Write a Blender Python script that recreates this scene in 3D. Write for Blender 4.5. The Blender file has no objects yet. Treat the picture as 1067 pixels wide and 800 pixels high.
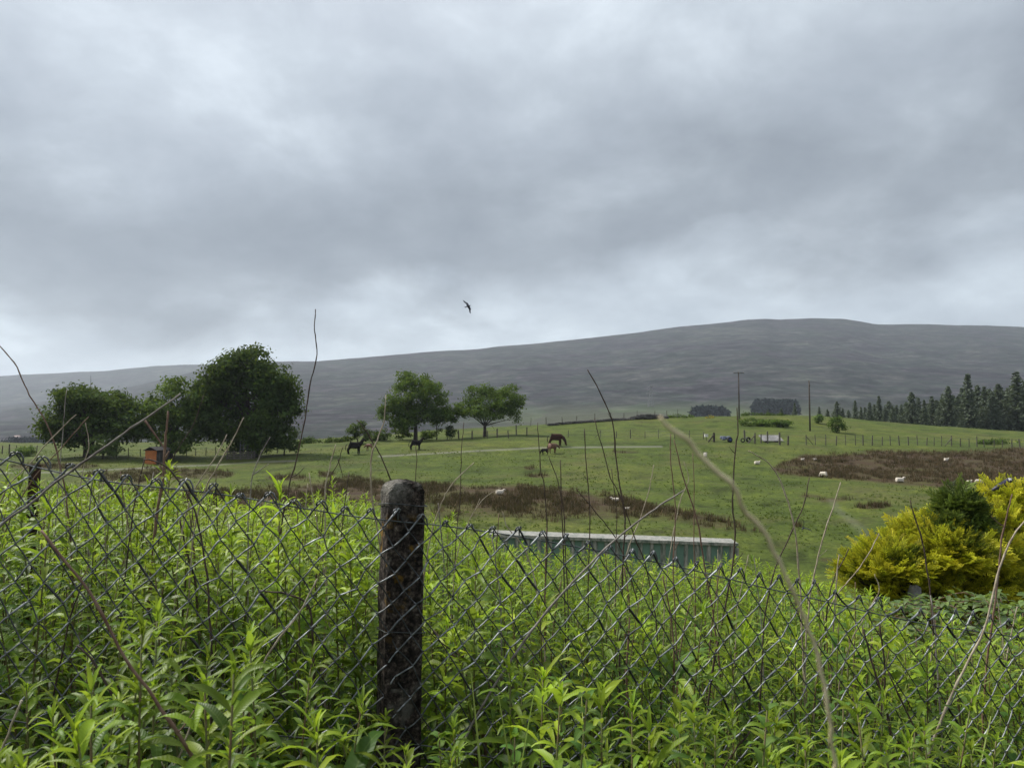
import bpy, math, random
import numpy as np
from mathutils import Vector

R = random.Random(7)
rng = np.random.default_rng(11)
SC = bpy.context.scene
COL = SC.collection

# ------------------------------------------------------------------ camera
W0, H0 = 1067.0, 800.0
FPX = 776.0
CX, CY = 533.5, 400.0
PITCH = math.atan(40.0 / FPX)
CAMZ = 1.6
cp, sp = math.cos(PITCH), math.sin(PITCH)

def ray(px, py):
    a = (px - CX) / FPX
    b = (CY - py) / FPX
    return np.array([a, cp - b * sp, sp + b * cp])

def at(px, py, Y):
    d = ray(px, py)
    k = Y / d[1]
    return np.array([d[0] * k, Y, CAMZ + d[2] * k])

def pix(X, Y, Z):
    z = Z - CAMZ
    f = Y * cp + z * sp
    u = z * cp - Y * sp
    return CX + FPX * X / f, CY - FPX * u / f

cam = bpy.data.cameras.new('camera')
cam.sensor_width = 36.0
cam.lens = 36.0 * FPX / W0
cam.clip_start = 0.05
cam.clip_end = 20000
cam.dof.use_dof = True
cam.dof.focus_distance = 4.0
cam.dof.aperture_fstop = 9.5
camo = bpy.data.objects.new('camera', cam)
camo.location = (0, 0, CAMZ)
camo.rotation_euler = (math.pi / 2 + PITCH, 0, 0)
COL.objects.link(camo)
SC.camera = camo

# ------------------------------------------------------------------ mesh helpers
def link(o, parent=None):
    COL.objects.link(o)
    if parent is not None:
        o.parent = parent
    return o

def tag(o, label=None, cat=None, group=None, kind=None):
    if label: o['label'] = label
    if cat: o['category'] = cat
    if group: o['group'] = group
    if kind: o['kind'] = kind
    return o

def empty(name, loc, label=None, cat=None, group=None, rz=0.0):
    o = bpy.data.objects.new(name, None)
    o.location = tuple(loc)
    o.rotation_euler = (0, 0, rz)
    o.empty_display_size = 0.1
    COL.objects.link(o)
    return tag(o, label, cat, group)

class MB:
    """collects vertices / faces (quads or tris) with colour, uv and material index"""
    def __init__(self):
        self.V, self.F, self.C, self.U, self.M = [], [], [], [], []
        self.n = 0
    def add(self, V, F, col=(1, 1, 1), uv=None, mi=0):
        V = np.asarray(V, float).reshape(-1, 3)
        F = np.asarray(F, int)
        if F.shape[1] == 3:
            F = np.concatenate([F, -np.ones((len(F), 1), int) - self.n], 1)
        self.V.append(V)
        self.F.append(F + self.n)
        c = np.asarray(col, float)
        if c.ndim == 1:
            c = np.tile(c[:3], (len(V), 1))
        self.C.append(c)
        self.U.append(np.zeros((len(V), 2)) if uv is None else np.asarray(uv, float))
        self.M.append(np.full(len(F), mi, int))
        self.n += len(V)
        return self
    def arrays(self):
        return (np.concatenate(self.V), np.concatenate(self.F), np.concatenate(self.C),
                np.concatenate(self.U), np.concatenate(self.M))
    def mesh(self, name, mats, smooth=False):
        V, F, Cc, U, Mi = self.arrays()
        me = bpy.data.meshes.new(name)
        tri = F[:, 3] < 0
        cnt = np.where(tri, 3, 4)
        mask = np.ones(F.shape, bool)
        mask[tri, 3] = False
        loops = F[mask]
        me.vertices.add(len(V)); me.vertices.foreach_set('co', V.ravel())
        me.loops.add(len(loops)); me.loops.foreach_set('vertex_index', loops)
        me.polygons.add(len(F))
        start = np.concatenate([[0], np.cumsum(cnt)[:-1]])
        me.polygons.foreach_set('loop_start', start)
        me.polygons.foreach_set('loop_total', cnt)
        me.polygons.foreach_set('material_index', Mi)
        me.polygons.foreach_set('use_smooth', np.full(len(F), smooth))
        me.update(calc_edges=True)
        ca = me.color_attributes.new('tint', 'FLOAT_COLOR', 'POINT')
        ca.data.foreach_set('color', np.concatenate([Cc, np.ones((len(Cc), 1))], 1).ravel())
        uvl = me.uv_layers.new(name='leaf')
        uvl.data.foreach_set('uv', U[loops].ravel())
        if not isinstance(mats, (list, tuple)):
            mats = [mats]
        for m in mats:
            me.materials.append(m)
        me.validate()
        return me
    def obj(self, name, mats, parent=None, smooth=False, loc=None):
        o = bpy.data.objects.new(name, self.mesh(name, mats, smooth))
        if loc is not None:
            o.location = tuple(loc)
        return link(o, parent)

def basis(d):
    d = d / (np.linalg.norm(d) + 1e-12)
    a = np.array([0, 0, 1.0]) if abs(d[2]) < 0.9 else np.array([1.0, 0, 0])
    x = np.cross(a, d); x /= np.linalg.norm(x)
    return x, np.cross(d, x), d

def tube_vf(P, rad, sides=6, caps=True):
    P = np.asarray(P, float); n = len(P)
    rad = np.broadcast_to(np.asarray(rad, float), (n,))
    T = np.gradient(P, axis=0)
    T /= np.linalg.norm(T, axis=1)[:, None] + 1e-12
    x, y, _ = basis(T[0])
    V = np.zeros((n, sides, 3))
    ang = np.arange(sides) * 2 * math.pi / sides
    for i in range(n):
        x = x - T[i] * np.dot(x, T[i]); x /= np.linalg.norm(x) + 1e-12
        y = np.cross(T[i], x)
        V[i] = P[i] + rad[i] * (np.cos(ang)[:, None] * x + np.sin(ang)[:, None] * y)
    V = V.reshape(-1, 3)
    i, j = np.meshgrid(np.arange(n - 1), np.arange(sides), indexing='ij')
    a = i * sides + j; b = i * sides + (j + 1) % sides
    F = np.stack([a, b, b + sides, a + sides], -1).reshape(-1, 4)
    if caps:
        V = np.concatenate([V, P[:1], P[-1:]])
        j = np.arange(sides)
        c0 = n * sides
        F0 = np.stack([(j + 1) % sides, j, np.full(sides, c0), np.full(sides, -10**9)], -1)
        F1 = np.stack([(n - 1) * sides + j, (n - 1) * sides + (j + 1) % sides, np.full(sides, c0 + 1), np.full(sides, -10**9)], -1)
        F = np.concatenate([F, F0, F1])
    return V, F

def add_tube(mb, P, rad, sides=6, col=(1, 1, 1), mi=0):
    V, F = tube_vf(P, rad, sides)
    tri = F[:, 3] < 0
    mb_n = mb.n
    mb.V.append(V); mb.n += len(V)
    G = F + mb_n
    G[tri, 3] = -1
    mb.F.append(G)
    mb.C.append(np.tile(np.asarray(col, float)[:3], (len(V), 1)))
    mb.U.append(np.zeros((len(V), 2)))
    mb.M.append(np.full(len(F), mi, int))

BOXF = np.array([[0, 3, 2, 1], [4, 5, 6, 7], [0, 1, 5, 4], [1, 2, 6, 5], [2, 3, 7, 6], [3, 0, 4, 7]])
def add_box(mb, c, s, rz=0.0, col=(1, 1, 1), mi=0, jitter=0.0, tilt=None):
    sx, sy, sz = s[0] / 2, s[1] / 2, s[2] / 2
    V = np.array([[-sx, -sy, -sz], [sx, -sy, -sz], [sx, sy, -sz], [-sx, sy, -sz],
                  [-sx, -sy, sz], [sx, -sy, sz], [sx, sy, sz], [-sx, sy, sz]])
    if jitter:
        V = V + rng.normal(0, jitter, V.shape) * np.array(s)
    if tilt is not None:
        ca, sa = math.cos(tilt), math.sin(tilt)
        V = V @ np.array([[ca, 0, -sa], [0, 1, 0], [sa, 0, ca]])
    ca, sa = math.cos(rz), math.sin(rz)
    V = V @ np.array([[ca, sa, 0], [-sa, ca, 0], [0, 0, 1]])
    mb.add(V + np.asarray(c), BOXF, col, mi=mi)

def add_rock(mb, c, s, col=(1, 1, 1), mi=0):
    """irregular stone: jittered subdivided box pushed towards an ellipsoid"""
    n = 4
    V, F = [], []
    idx = {}
    def vid(p):
        k = tuple(np.round(p, 4))
        if k not in idx:
            idx[k] = len(V); V.append(p)
        return idx[k]
    g = np.linspace(-1, 1, n)
    for ax in range(3):
        for sg in (-1, 1):
            for i in range(n - 1):
                for j in range(n - 1):
                    q = []
                    for (a, b) in ((i, j), (i + 1, j), (i + 1, j + 1), (i, j + 1)):
                        p = np.zeros(3); p[ax] = sg; p[(ax + 1) % 3] = g[a]; p[(ax + 2) % 3] = g[b]
                        q.append(vid(p))
                    F.append(q if sg > 0 else q[::-1])
    V = np.array(V)
    Nn = V / np.linalg.norm(V, axis=1)[:, None]
    V = 0.45 * V + 0.6 * Nn
    V *= 1 + rng.normal(0, 0.08, (len(V), 1))
    mb.add(V * np.asarray(s) * 0.5 + np.asarray(c), np.array(F), col, mi=mi)

def smoothpath(pts, n=24):
    pts = np.asarray(pts, float)
    if len(pts) < 3:
        t = np.linspace(0, 1, n)[:, None]
        return pts[0] * (1 - t) + pts[-1] * t
    P = np.concatenate([[2 * pts[0] - pts[1]], pts, [2 * pts[-1] - pts[-2]]])
    out = []
    m = len(pts) - 1
    for q in np.linspace(0, m - 1e-6, n):
        i = int(q); t = q - i
        p0, p1, p2, p3 = P[i], P[i + 1], P[i + 2], P[i + 3]
        out.append(0.5 * ((2 * p1) + (-p0 + p2) * t + (2 * p0 - 5 * p1 + 4 * p2 - p3) * t * t + (-p0 + 3 * p1 - 3 * p2 + p3) * t ** 3))
    return np.array(out)

# ------------------------------------------------------------------ materials
def mat(name):
    m = bpy.data.materials.new(name); m.use_nodes = True
    nt = m.node_tree
    for n in list(nt.nodes): nt.nodes.remove(n)
    out = nt.nodes.new('ShaderNodeOutputMaterial')
    return m, nt, out

def N(nt, typ, **kw):
    n = nt.nodes.new('ShaderNode' + typ)
    for k, v in kw.items():
        if k in n.inputs: n.inputs[k].default_value = v
        else: setattr(n, k, v)
    return n

def L(nt, a, b): nt.links.new(a, b)

def ramp(nt, fac, stops, interp='LINEAR'):
    r = nt.nodes.new('ShaderNodeValToRGB')
    r.color_ramp.interpolation = interp
    e = r.color_ramp.elements
    while len(e) > 1: e.remove(e[-1])
    e[0].position, e[0].color = stops[0][0], (*stops[0][1], 1)
    for p, c in stops[1:]:
        k = e.new(p); k.color = (*c, 1)
    if fac is not None: L(nt, fac, r.inputs[0])
    return r

def mixc(nt, a, b, f, blend='MIX'):
    m = nt.nodes.new('ShaderNodeMix'); m.data_type = 'RGBA'; m.blend_type = blend
    for s, v in ((6, a), (7, b)):
        if isinstance(v, (tuple, list)): m.inputs[s].default_value = (*v[:3], 1)
        else: L(nt, v, m.inputs[s])
    if isinstance(f, (int, float)): m.inputs[0].default_value = f
    else: L(nt, f, m.inputs[0])
    return m.outputs[2]

def simple(name, c1, c2=None, scale=6.0, rough=0.8, metal=0.0, bump=0.0, detail=6.0, spec=0.3, coord='Object', lo=0.35, hi=0.65):
    m, nt, out = mat(name)
    p = N(nt, 'BsdfPrincipled', Roughness=rough, Metallic=metal)
    p.inputs['Specular IOR Level'].default_value = spec
    L(nt, p.outputs[0], out.inputs[0])
    tc = N(nt, 'TexCoord')
    nz = N(nt, 'TexNoise', Scale=scale, Detail=detail, Roughness=0.65)
    L(nt, tc.outputs[coord], nz.inputs['Vector'])
    r = ramp(nt, nz.outputs[0], [(lo, c1), (hi, c2 or tuple(x * 0.7 for x in c1))])
    L(nt, r.outputs[0], p.inputs['Base Color'])
    if bump:
        b = N(nt, 'Bump', Strength=bump, Distance=0.02)
        L(nt, nz.outputs[0], b.inputs['Height']); L(nt, b.outputs[0], p.inputs['Normal'])
    return m

def leaf_mat(name, young, old, trans=0.4, rough=0.5, spec=0.35, veins=True, objvar=0.25, gloss_tint=None):
    """tint.r picks young/old colour, tint.g scales value; veins from the leaf's own uv"""
    m, nt, out = mat(name)
    at_ = N(nt, 'Attribute', attribute_name='tint')
    sep = N(nt, 'SeparateColor'); L(nt, at_.outputs['Color'], sep.inputs[0])
    col = mixc(nt, old, young, sep.outputs[0])
    oi = N(nt, 'ObjectInfo')
    hv = N(nt, 'HueSaturation')
    mr = N(nt, 'MapRange'); mr.inputs['To Min'].default_value = 1 - objvar; mr.inputs['To Max'].default_value = 1 + objvar
    L(nt, oi.outputs['Random'], mr.inputs['Value'])
    mm = N(nt, 'Math', operation='MULTIPLY'); L(nt, mr.outputs[0], mm.inputs[0]); L(nt, sep.outputs[1], mm.inputs[1])
    L(nt, mm.outputs[0], hv.inputs['Value'])
    mh = N(nt, 'MapRange'); mh.inputs['To Min'].default_value = 0.485; mh.inputs['To Max'].default_value = 0.515
    L(nt, sep.outputs[2], mh.inputs['Value']); L(nt, mh.outputs[0], hv.inputs['Hue'])
    L(nt, col, hv.inputs['Color'])
    base = hv.outputs[0]
    p = N(nt, 'BsdfPrincipled', Roughness=rough)
    p.inputs['Specular IOR Level'].default_value = spec
    if veins:
        uv = N(nt, 'UVMap', uv_map='leaf')
        sx = N(nt, 'SeparateXYZ'); L(nt, uv.outputs[0], sx.inputs[0])
        ab = N(nt, 'Math', operation='ABSOLUTE'); L(nt, sx.outputs[0], ab.inputs[0])
        rib = ramp(nt, ab.outputs[0], [(0.0, (1, 1, 1)), (0.12, (0, 0, 0))])
        base = mixc(nt, base, (0.25, 0.34, 0.08), N_mul(nt, rib.outputs[0], 0.3))
        # side veins: sin((v*18 + |u|*3)*2pi)
        ma = N(nt, 'Math', operation='MULTIPLY_ADD'); L(nt, ab.outputs[0], ma.inputs[0]); ma.inputs[1].default_value = -4.0
        mv = N(nt, 'Math', operation='MULTIPLY'); L(nt, sx.outputs[1], mv.inputs[0]); mv.inputs[1].default_value = 110.0
        L(nt, mv.outputs[0], ma.inputs[2])
        sn = N(nt, 'Math', operation='SINE'); L(nt, ma.outputs[0], sn.inputs[0])
        b = N(nt, 'Bump', Strength=0.12, Distance=0.002); L(nt, sn.outputs[0], b.inputs['Height'])
        L(nt, b.outputs[0], p.inputs['Normal'])
    L(nt, base, p.inputs['Base Color'])
    t = N(nt, 'BsdfTranslucent')
    tcol = mixc(nt, base, (0.55, 0.75, 0.08), 0.25)
    L(nt, tcol, t.inputs[0])
    mx = N(nt, 'MixShader', Fac=trans)
    L(nt, p.outputs[0], mx.inputs[1]); L(nt, t.outputs[0], mx.inputs[2])
    L(nt, mx.outputs[0], out.inputs[0])
    return m

def N_mul(nt, sock, v):
    m = N(nt, 'Math', operation='MULTIPLY'); L(nt, sock, m.inputs[0]); m.inputs[1].default_value = v
    return m.outputs[0]

# ------------------------------------------------------------------ terrain function
COLS = np.array([-800, -533, -266, 0, 266, 533, 800.0])
PROF = [  # depth, photo rows of the ground per column
    (50,  [553, 552, 550, 548, 548, 546, 546]),
    (65,  [521, 520, 518, 514, 513, 516, 517]),
    (80,  [499, 498, 496, 492, 490, 495, 496]),
    (95,  [483, 482, 481, 475, 474, 480, 482]),
    (110, [473, 472, 470, 461, 460, 468, 472]),
    (125, [468, 466, 464, 454, 452, 461, 465]),
    (140, [466, 463, 461, 448, 444, 456, 461]),
    (160, [465, 462, 460, 444, 434, 452, 458]),
    (185, [467, 464, 462, 446, 433, 450, 455]),
    (220, [470, 467, 466, 450, 437, 451, 455]),
    (300, [474, 472, 471, 458, 448, 456, 459]),
    (450, [478, 477, 476, 468, 460, 462, 464]),
    (700, [482, 481, 480, 474, 468, 468, 470]),
]
NEARZ = [(7, [-.15, -.22, -.35, -.50, -.65, -.75, -.8]), (9.5, [-.9, -.9, -1.0, -1.15, -1.2, -1.0, -1.0]),
         (14, [-2.3, -2.3, -2.3, -2.4, -2.4, -2.3, -2.3]), (22, [-4.2] * 7), (36, [-6.3] * 7)]
DL = [math.log(d) for d, _ in NEARZ] + [math.log(d) for d, _ in PROF]
ZT = []
for d, zs in NEARZ: ZT.append(zs)
for d, ys in PROF:
    ZT.append([at(CX + u, y, d)[2] for u, y in zip(COLS, ys)])
ZT = np.array(ZT, float)

def pchip(x, y, xq):
    x = np.asarray(x); y = np.asarray(y); h = np.diff(x); dl = np.diff(y) / h
    m = np.zeros_like(y)
    m[1:-1] = np.where(dl[1:] * dl[:-1] > 0, 2 * dl[1:] * dl[:-1] / (dl[1:] + dl[:-1] + 1e-12 * np.sign(dl[1:] + dl[:-1] + 1e-20)), 0)
    m[0], m[-1] = dl[0], dl[-1]
    i = np.clip(np.searchsorted(x, xq) - 1, 0, len(h) - 1)
    t = (xq - x[i]) / h[i]
    return ((2 * t**3 - 3 * t**2 + 1) * y[i] + (t**3 - 2 * t**2 + t) * h[i] * m[i] + (-2 * t**3 + 3 * t**2) * y[i + 1] + (t**3 - t**2) * h[i] * m[i + 1])

NU, ND = 161, 400
UF = np.linspace(-800, 800, NU)
LF = np.linspace(math.log(7), math.log(700), ND)
tmp = np.stack([pchip(DL, ZT[:, k], LF) for k in range(7)], 1)
ZF = np.stack([pchip(COLS, tmp[i], UF) for i in range(ND)], 0)   # ND x NU

def zt(X, Y):
    X = np.asarray(X, float); Y = np.asarray(Y, float)
    r = np.hypot(X, Y); th = np.arctan2(X, Y)
    thc = np.clip(th, -0.80, 0.80)
    d = r * np.cos(thc); u = np.clip(FPX * np.tan(thc), -800, 800)
    lu = (u + 800) / 1600 * (NU - 1)
    ld = np.clip((np.log(np.maximum(d, 1e-3)) - LF[0]) / (LF[-1] - LF[0]) * (ND - 1), 0, ND - 1.001)
    iu = np.clip(lu.astype(int), 0, NU - 2); idd = np.clip(ld.astype(int), 0, ND - 2)
    fu = lu - iu; fd = ld - idd
    z = (ZF[idd, iu] * (1 - fd) * (1 - fu) + ZF[idd + 1, iu] * fd * (1 - fu) + ZF[idd, iu + 1] * (1 - fd) * fu + ZF[idd + 1, iu + 1] * fd * fu)
    zn = -0.36 - 0.30 * np.tanh(X / 1.6)
    k = np.clip((d - 4.5) / 3.0, 0, 1); k = k * k * (3 - 2 * k)
    k = np.where(th != thc, np.clip((r - 4.5) / 3.0, 0, 1), k)
    z = zn * (1 - k) + z * k
    w = np.clip((d - 30) / 30, 0, 1)
    bump = (np.sin(X * 0.21 + 1.3 * np.sin(Y * 0.07)) * np.sin(Y * 0.17 + X * 0.05) * 0.20
            + np.sin(X * 0.53 + Y * 0.31) * np.sin(Y * 0.47 - X * 0.2) * 0.11)
    return z + bump * w

def gp(px, py, dmin=38.0, dmax=600.0):
    """point of the ground seen at a photo pixel"""
    Y = np.exp(np.linspace(math.log(dmin), math.log(dmax), 4000))
    d = ray(px, py)
    X = d[0] / d[1] * Y; Z = CAMZ + d[2] / d[1] * Y
    below = Z <= zt(X, Y)
    i = int(np.argmax(below)) if below.any() else int(np.argmin(Z - zt(X, Y)))
    return np.array([X[i], Y[i], float(zt(X[i], Y[i]))])

def gd(px, Y):
    """ground point under a photo column at a depth"""
    X = (px - CX) / FPX * Y
    return np.array([X, Y, float(zt(X, Y))])

# ------------------------------------------------------------------ value noise in numpy (for outlines of ground patches)
def vnoise(x, y, seed=0):
    xi = np.floor(x).astype(np.int64); yi = np.floor(y).astype(np.int64)
    fx = x - xi; fy = y - yi
    fx = fx * fx * (3 - 2 * fx); fy = fy * fy * (3 - 2 * fy)
    def h(a, b):
        n = (a * 374761393 + b * 668265263 + seed * 1274126177) & 0x7fffffff
        n = ((n ^ (n >> 13)) * 1274126177) & 0x7fffffff
        return ((n ^ (n >> 16)) & 0xffff) / 65535.0
    return (h(xi, yi) * (1 - fx) + h(xi + 1, yi) * fx) * (1 - fy) + (h(xi, yi + 1) * (1 - fx) + h(xi + 1, yi + 1) * fx) * fy
def fbm(x, y, seed=0, o=4):
    s = 0; a = 0.5
    for k in range(o):
        s = s + a * vnoise(x * 2**k, y * 2**k, seed + k); a *= 0.5
    return s / (1 - 0.5**o)

def interp(x, pts):
    return np.interp(x, [p[0] for p in pts], [p[1] for p in pts])

def rush_mask(X, Y, px, py):
    n = (fbm(X * 0.12, Y * 0.05, 3) - 0.5)
    yy = py + n * 22
    m = np.zeros_like(px)
    up = interp(px, [(-300, 512), (240, 506), (330, 500), (460, 502), (540, 505), (600, 512), (660, 517), (720, 528), (770, 541), (800, 552), (830, 570)])
    lo = interp(px, [(-300, 540), (250, 540), (540, 547), (700, 549), (800, 556), (830, 560)])
    m = np.maximum(m, np.clip((yy - up) / 6, 0, 1) * np.clip((lo - yy) / 18, 0, 1) * np.clip(fbm(X * .22, Y * .12, 9) * 2.6 - .2, .25, 1))
    up = interp(px, [(800, 486), (812, 480), (835, 472), (930, 469), (1067, 465), (1400, 462)])
    lo = interp(px, [(800, 487), (812, 494), (870, 499), (930, 505), (1000, 511), (1067, 508), (1400, 505)])
    yy2 = py + n * 9
    m = np.maximum(m, np.clip((yy2 - up) / 3.5, 0, 1) * np.clip((lo - yy2) / 4, 0, 1) * np.clip(fbm(X * .18, Y * .12, 19) * 2.4 + .1, .72, 1))
    for (x0, y0, rx, ry) in ((170, 493, 60, 7), (228, 494, 14, 3.5), (120, 497, 40, 7), (865, 521, 20, 3), (845, 517, 14, 2.5), (828, 550, 8, 4), (905, 528, 22, 3), (1120, 540, 60, 6),
                             (690, 535, 12, 3), (560, 496, 10, 1.5), (552, 488, 6, 1.5), (860, 583, 14, 4), (300, 498, 22, 3), (340, 494, 8, 3), (745, 546, 18, 5), (60, 486, 40, 3), (650, 471, 20, 2)):
        q = ((px - x0) / rx) ** 2 + ((py - y0) / ry) ** 2
        m = np.maximum(m, np.clip((1.3 - q + n * 3.0) * 1.2, 0, 0.7))
    return np.clip(m, 0, 1)

TRACK = [[(395, 475.5), (440, 473), (500, 469.5), (530, 468.2), (560, 466.6), (600, 466), (640, 465.6), (690, 465.2)],
         [(-100, 494), (60, 492), (130, 488.5), (180, 486), (230, 484), (262, 481.5), (310, 480)]]
def track_mask(px, py, X, Y):
    m = np.zeros_like(px)
    for T in TRACK:
        yt = interp(px, T)
        ins = (px > T[0][0]) & (px < T[-1][0])
        m = np.maximum(m, np.where(ins, np.clip(1.5 - np.abs(py - yt) / 0.75, 0, 1), 0))
    m = m * np.clip(0.45 + 1.2 * fbm(X * .3, Y * .3, 21), 0, 1)
    xr = interp(py, [(520, 866), (530, 872), (545, 890), (560, 908), (575, 930)])
    m = np.maximum(m, np.where((py > 520) & (py < 575), 0.30 * np.clip(1.4 - np.abs(px - xr) / (4 + (py - 520) * .12), 0, 1), 0))
    return m

# ------------------------------------------------------------------ ground
def build_ground():
    fine = np.radians(np.linspace(-43, 43, 560))
    side = np.radians(np.linspace(45, 315, 90))
    th = np.concatenate([fine, side])
    lr = np.concatenate([np.linspace(math.log(0.25), math.log(36), 70)[:-1], np.linspace(math.log(36), math.log(240), 330), np.linspace(math.log(240), math.log(900), 25)[1:]])
    r = np.exp(lr)
    TT, RR = np.meshgrid(th, r)
    X = RR * np.sin(TT); Y = RR * np.cos(TT)
    Z = zt(X, Y)
    n, k = X.shape
    front = np.cos(TT) > 0.5
    px, py = pix(X, np.where(front, Y, 1.0), Z)
    rm = np.where(front & (RR > 40), rush_mask(X, Y, px, py), 0)
    tm = np.where(front & (RR > 40), track_mask(px, py, X, Y), 0)
    soil = np.clip((16 - RR) / 6, 0, 1)
    V = np.stack([X, Y, Z], -1).reshape(-1, 3)
    V = np.concatenate([V, [[0, 0, float(zt(0., 0.01))]]])
    i, j = np.meshgrid(np.arange(n - 1), np.arange(k), indexing='ij')
    a = i * k + j; b = i * k + (j + 1) % k
    F = np.stack([b, a, a + k, b + k], -1).reshape(-1, 4)
    j = np.arange(k)
    F0 = np.stack([j, (j + 1) % k, np.full(k, n * k)], -1)
    C = np.stack([rm, tm, soil], -1).reshape(-1, 3); C = np.concatenate([C, [[0, 0, 1]]])
    mb = MB()
    mb.V.append(V); mb.n = len(V); mb.C.append(C); mb.U.append(np.zeros((len(V), 2)))
    mb.F.append(F); mb.F.append(np.concatenate([F0[:, ::-1], -np.ones((k, 1), int)], 1)); mb.M.append(np.zeros(len(F) + k, int))

    m, nt, out = mat('pasture')
    p = N(nt, 'BsdfPrincipled', Roughness=0.9); p.inputs['Specular IOR Level'].default_value = 0.12
    L(nt, p.outputs[0], out.inputs[0])
    g = N(nt, 'NewGeometry')
    n1 = N(nt, 'TexNoise', Scale=0.035, Detail=6.0, Roughness=0.6); L(nt, g.outputs['Position'], n1.inputs[0])
    n2 = N(nt, 'TexNoise', Scale=0.35, Detail=8.0, Roughness=0.7); L(nt, g.outputs['Position'], n2.inputs[0])
    n3 = N(nt, 'TexNoise', Scale=3.0, Detail=5.0, Roughness=0.7); L(nt, g.outputs['Position'], n3.inputs[0])
    c1 = ramp(nt, n1.outputs[0], [(0.32, (0.041, 0.061, 0.010)), (0.5, (0.061, 0.082, 0.014)), (0.68, (0.080, 0.090, 0.020))])
    c2 = ramp(nt, n2.outputs[0], [(0.34, (0.42, 0.43, 0.42)), (0.46, (0.88, 0.9, 0.9)), (0.56, (1.12, 1.1, 1.0)), (0.68, (1.6, 1.45, 1.25))])
    col = mixc(nt, c1.outputs[0], c2.outputs[0], 0.9, 'MULTIPLY')
    n4 = N(nt, 'TexNoise', Scale=0.12, Detail=7.0, Roughness=0.7); L(nt, g.outputs['Position'], n4.inputs[0])
    ol = ramp(nt, n4.outputs[0], [(0.5, (0, 0, 0)), (0.66, (1, 1, 1))])
    col = mixc(nt, col, (0.085, 0.075, 0.030), N_mul(nt, ol.outputs[0], 0.5))
    c3 = ramp(nt, n3.outputs[0], [(0.32, (0.45, 0.45, 0.45)), (0.68, (1.5, 1.5, 1.4))])
    col = mixc(nt, col, c3.outputs[0], 0.7, 'MULTIPLY')
    a_ = N(nt, 'Attribute', attribute_name='tint'); s = N(nt, 'SeparateColor'); L(nt, a_.outputs['Color'], s.inputs[0])
    rc = ramp(nt, n2.outputs[0], [(0.3, (0.020, 0.013, 0.008)), (0.46, (0.050, 0.031, 0.018)), (0.58, (0.054, 0.046, 0.018)), (0.72, (0.090, 0.056, 0.032))])
    col = mixc(nt, col, rc.outputs[0], s.outputs[0])
    col = mixc(nt, col, (0.21, 0.20, 0.175), N_mul(nt, s.outputs[1], 0.5))
    sc_ = ramp(nt, n3.outputs[0], [(0.3, (0.012, 0.011, 0.008)), (0.7, (0.045, 0.04, 0.025))])
    col = mixc(nt, col, sc_.outputs[0], s.outputs[2])
    L(nt, col, p.inputs['Base Color'])
    b = N(nt, 'Bump', Strength=0.8, Distance=0.35); L(nt, n2.outputs[0], b.inputs['Height'])
    b2 = N(nt, 'Bump', Strength=0.7, Distance=0.08); L(nt, n3.outputs[0], b2.inputs['Height']); L(nt, b.outputs[0], b2.inputs['Normal'])
    L(nt, b2.outputs[0], p.inputs['Normal'])
    o = mb.obj('ground', m, smooth=True)
    tag(o, 'rough green sheep pasture with brown rushy hollows', 'ground', kind='structure')
build_ground()

# ------------------------------------------------------------------ moor
SKY_MAIN = [(-700, 475), (-300, 450), (0, 424), (60, 416), (140, 402), (190, 390), (230, 379), (290, 377), (333, 376.5), (400, 370.5), (450, 366), (500, 363), (560, 357), (600, 353.5), (650, 348),
            (700, 341), (740, 337.5), (780, 333), (800, 332), (815, 333), (850, 331), (880, 331.5), (900, 335), (915, 337.5), (960, 338), (1000, 338.5), (1067, 340), (1400, 352), (1800, 380)]
SKY_FAR = [(-800, 380), (-300, 392), (0, 391.5), (60, 389), (110, 386), (160, 381), (200, 379), (260, 380), (340, 392), (500, 430), (900, 470)]
def build_moor(name, sky, d0, d1, ybase, seed, m, label):
    pxs = np.linspace(-650, 1720, 420)
    t = np.linspace(-0.06, 1, 150)
    PX, T = np.meshgrid(pxs, t)
    ys = interp(PX, sky) + (fbm(PX / 40., PX * 0 + seed, seed) - .5) * 2.0
    yb = ybase + (fbm(PX / 160., PX * 0 + 3.7, seed) - .5) * 6
    Yd = d0 * (d1 / d0) ** np.clip(T, -.2, 1)
    py = yb + (ys - yb) * T
    a = (PX - CX) / FPX
    X = a * Yd
    Z = CAMZ + Yd * ((440 - py) / FPX)
    nz = (fbm(X / 260., Yd / 260., seed + 5, 5) - .5) * 46 * np.clip(T, 0, 1) * np.clip((1 - T) * 5, 0.03, 1)
    g2 = (fbm(X / 70. , Yd / 130., seed + 9, 4) - .5) * 16 * np.clip(T, 0, 1) * np.clip((1 - T) * 6, 0.03, 1)
    Z = Z + nz + g2
    # back slope behind the skyline
    Xb, Yb, Zb = X[-1:] * 1.25, Yd[-1:] * 1.25, Z[-1:] - 90
    X = np.concatenate([X, Xb]); Yd = np.concatenate([Yd, Yb]); Z = np.concatenate([Z, Zb])
    n, k = X.shape
    i, j = np.meshgrid(np.arange(n - 1), np.arange(k - 1), indexing='ij')
    a = i * k + j
    F = np.stack([a, a + 1, a + k + 1, a + k], -1).reshape(-1, 4)
    mb = MB(); mb.add(np.stack([X, Yd, Z], -1).reshape(-1, 3), F)
    o = mb.obj(name, m, smooth=True)
    tag(o, label, 'hill', kind='structure')

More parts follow.
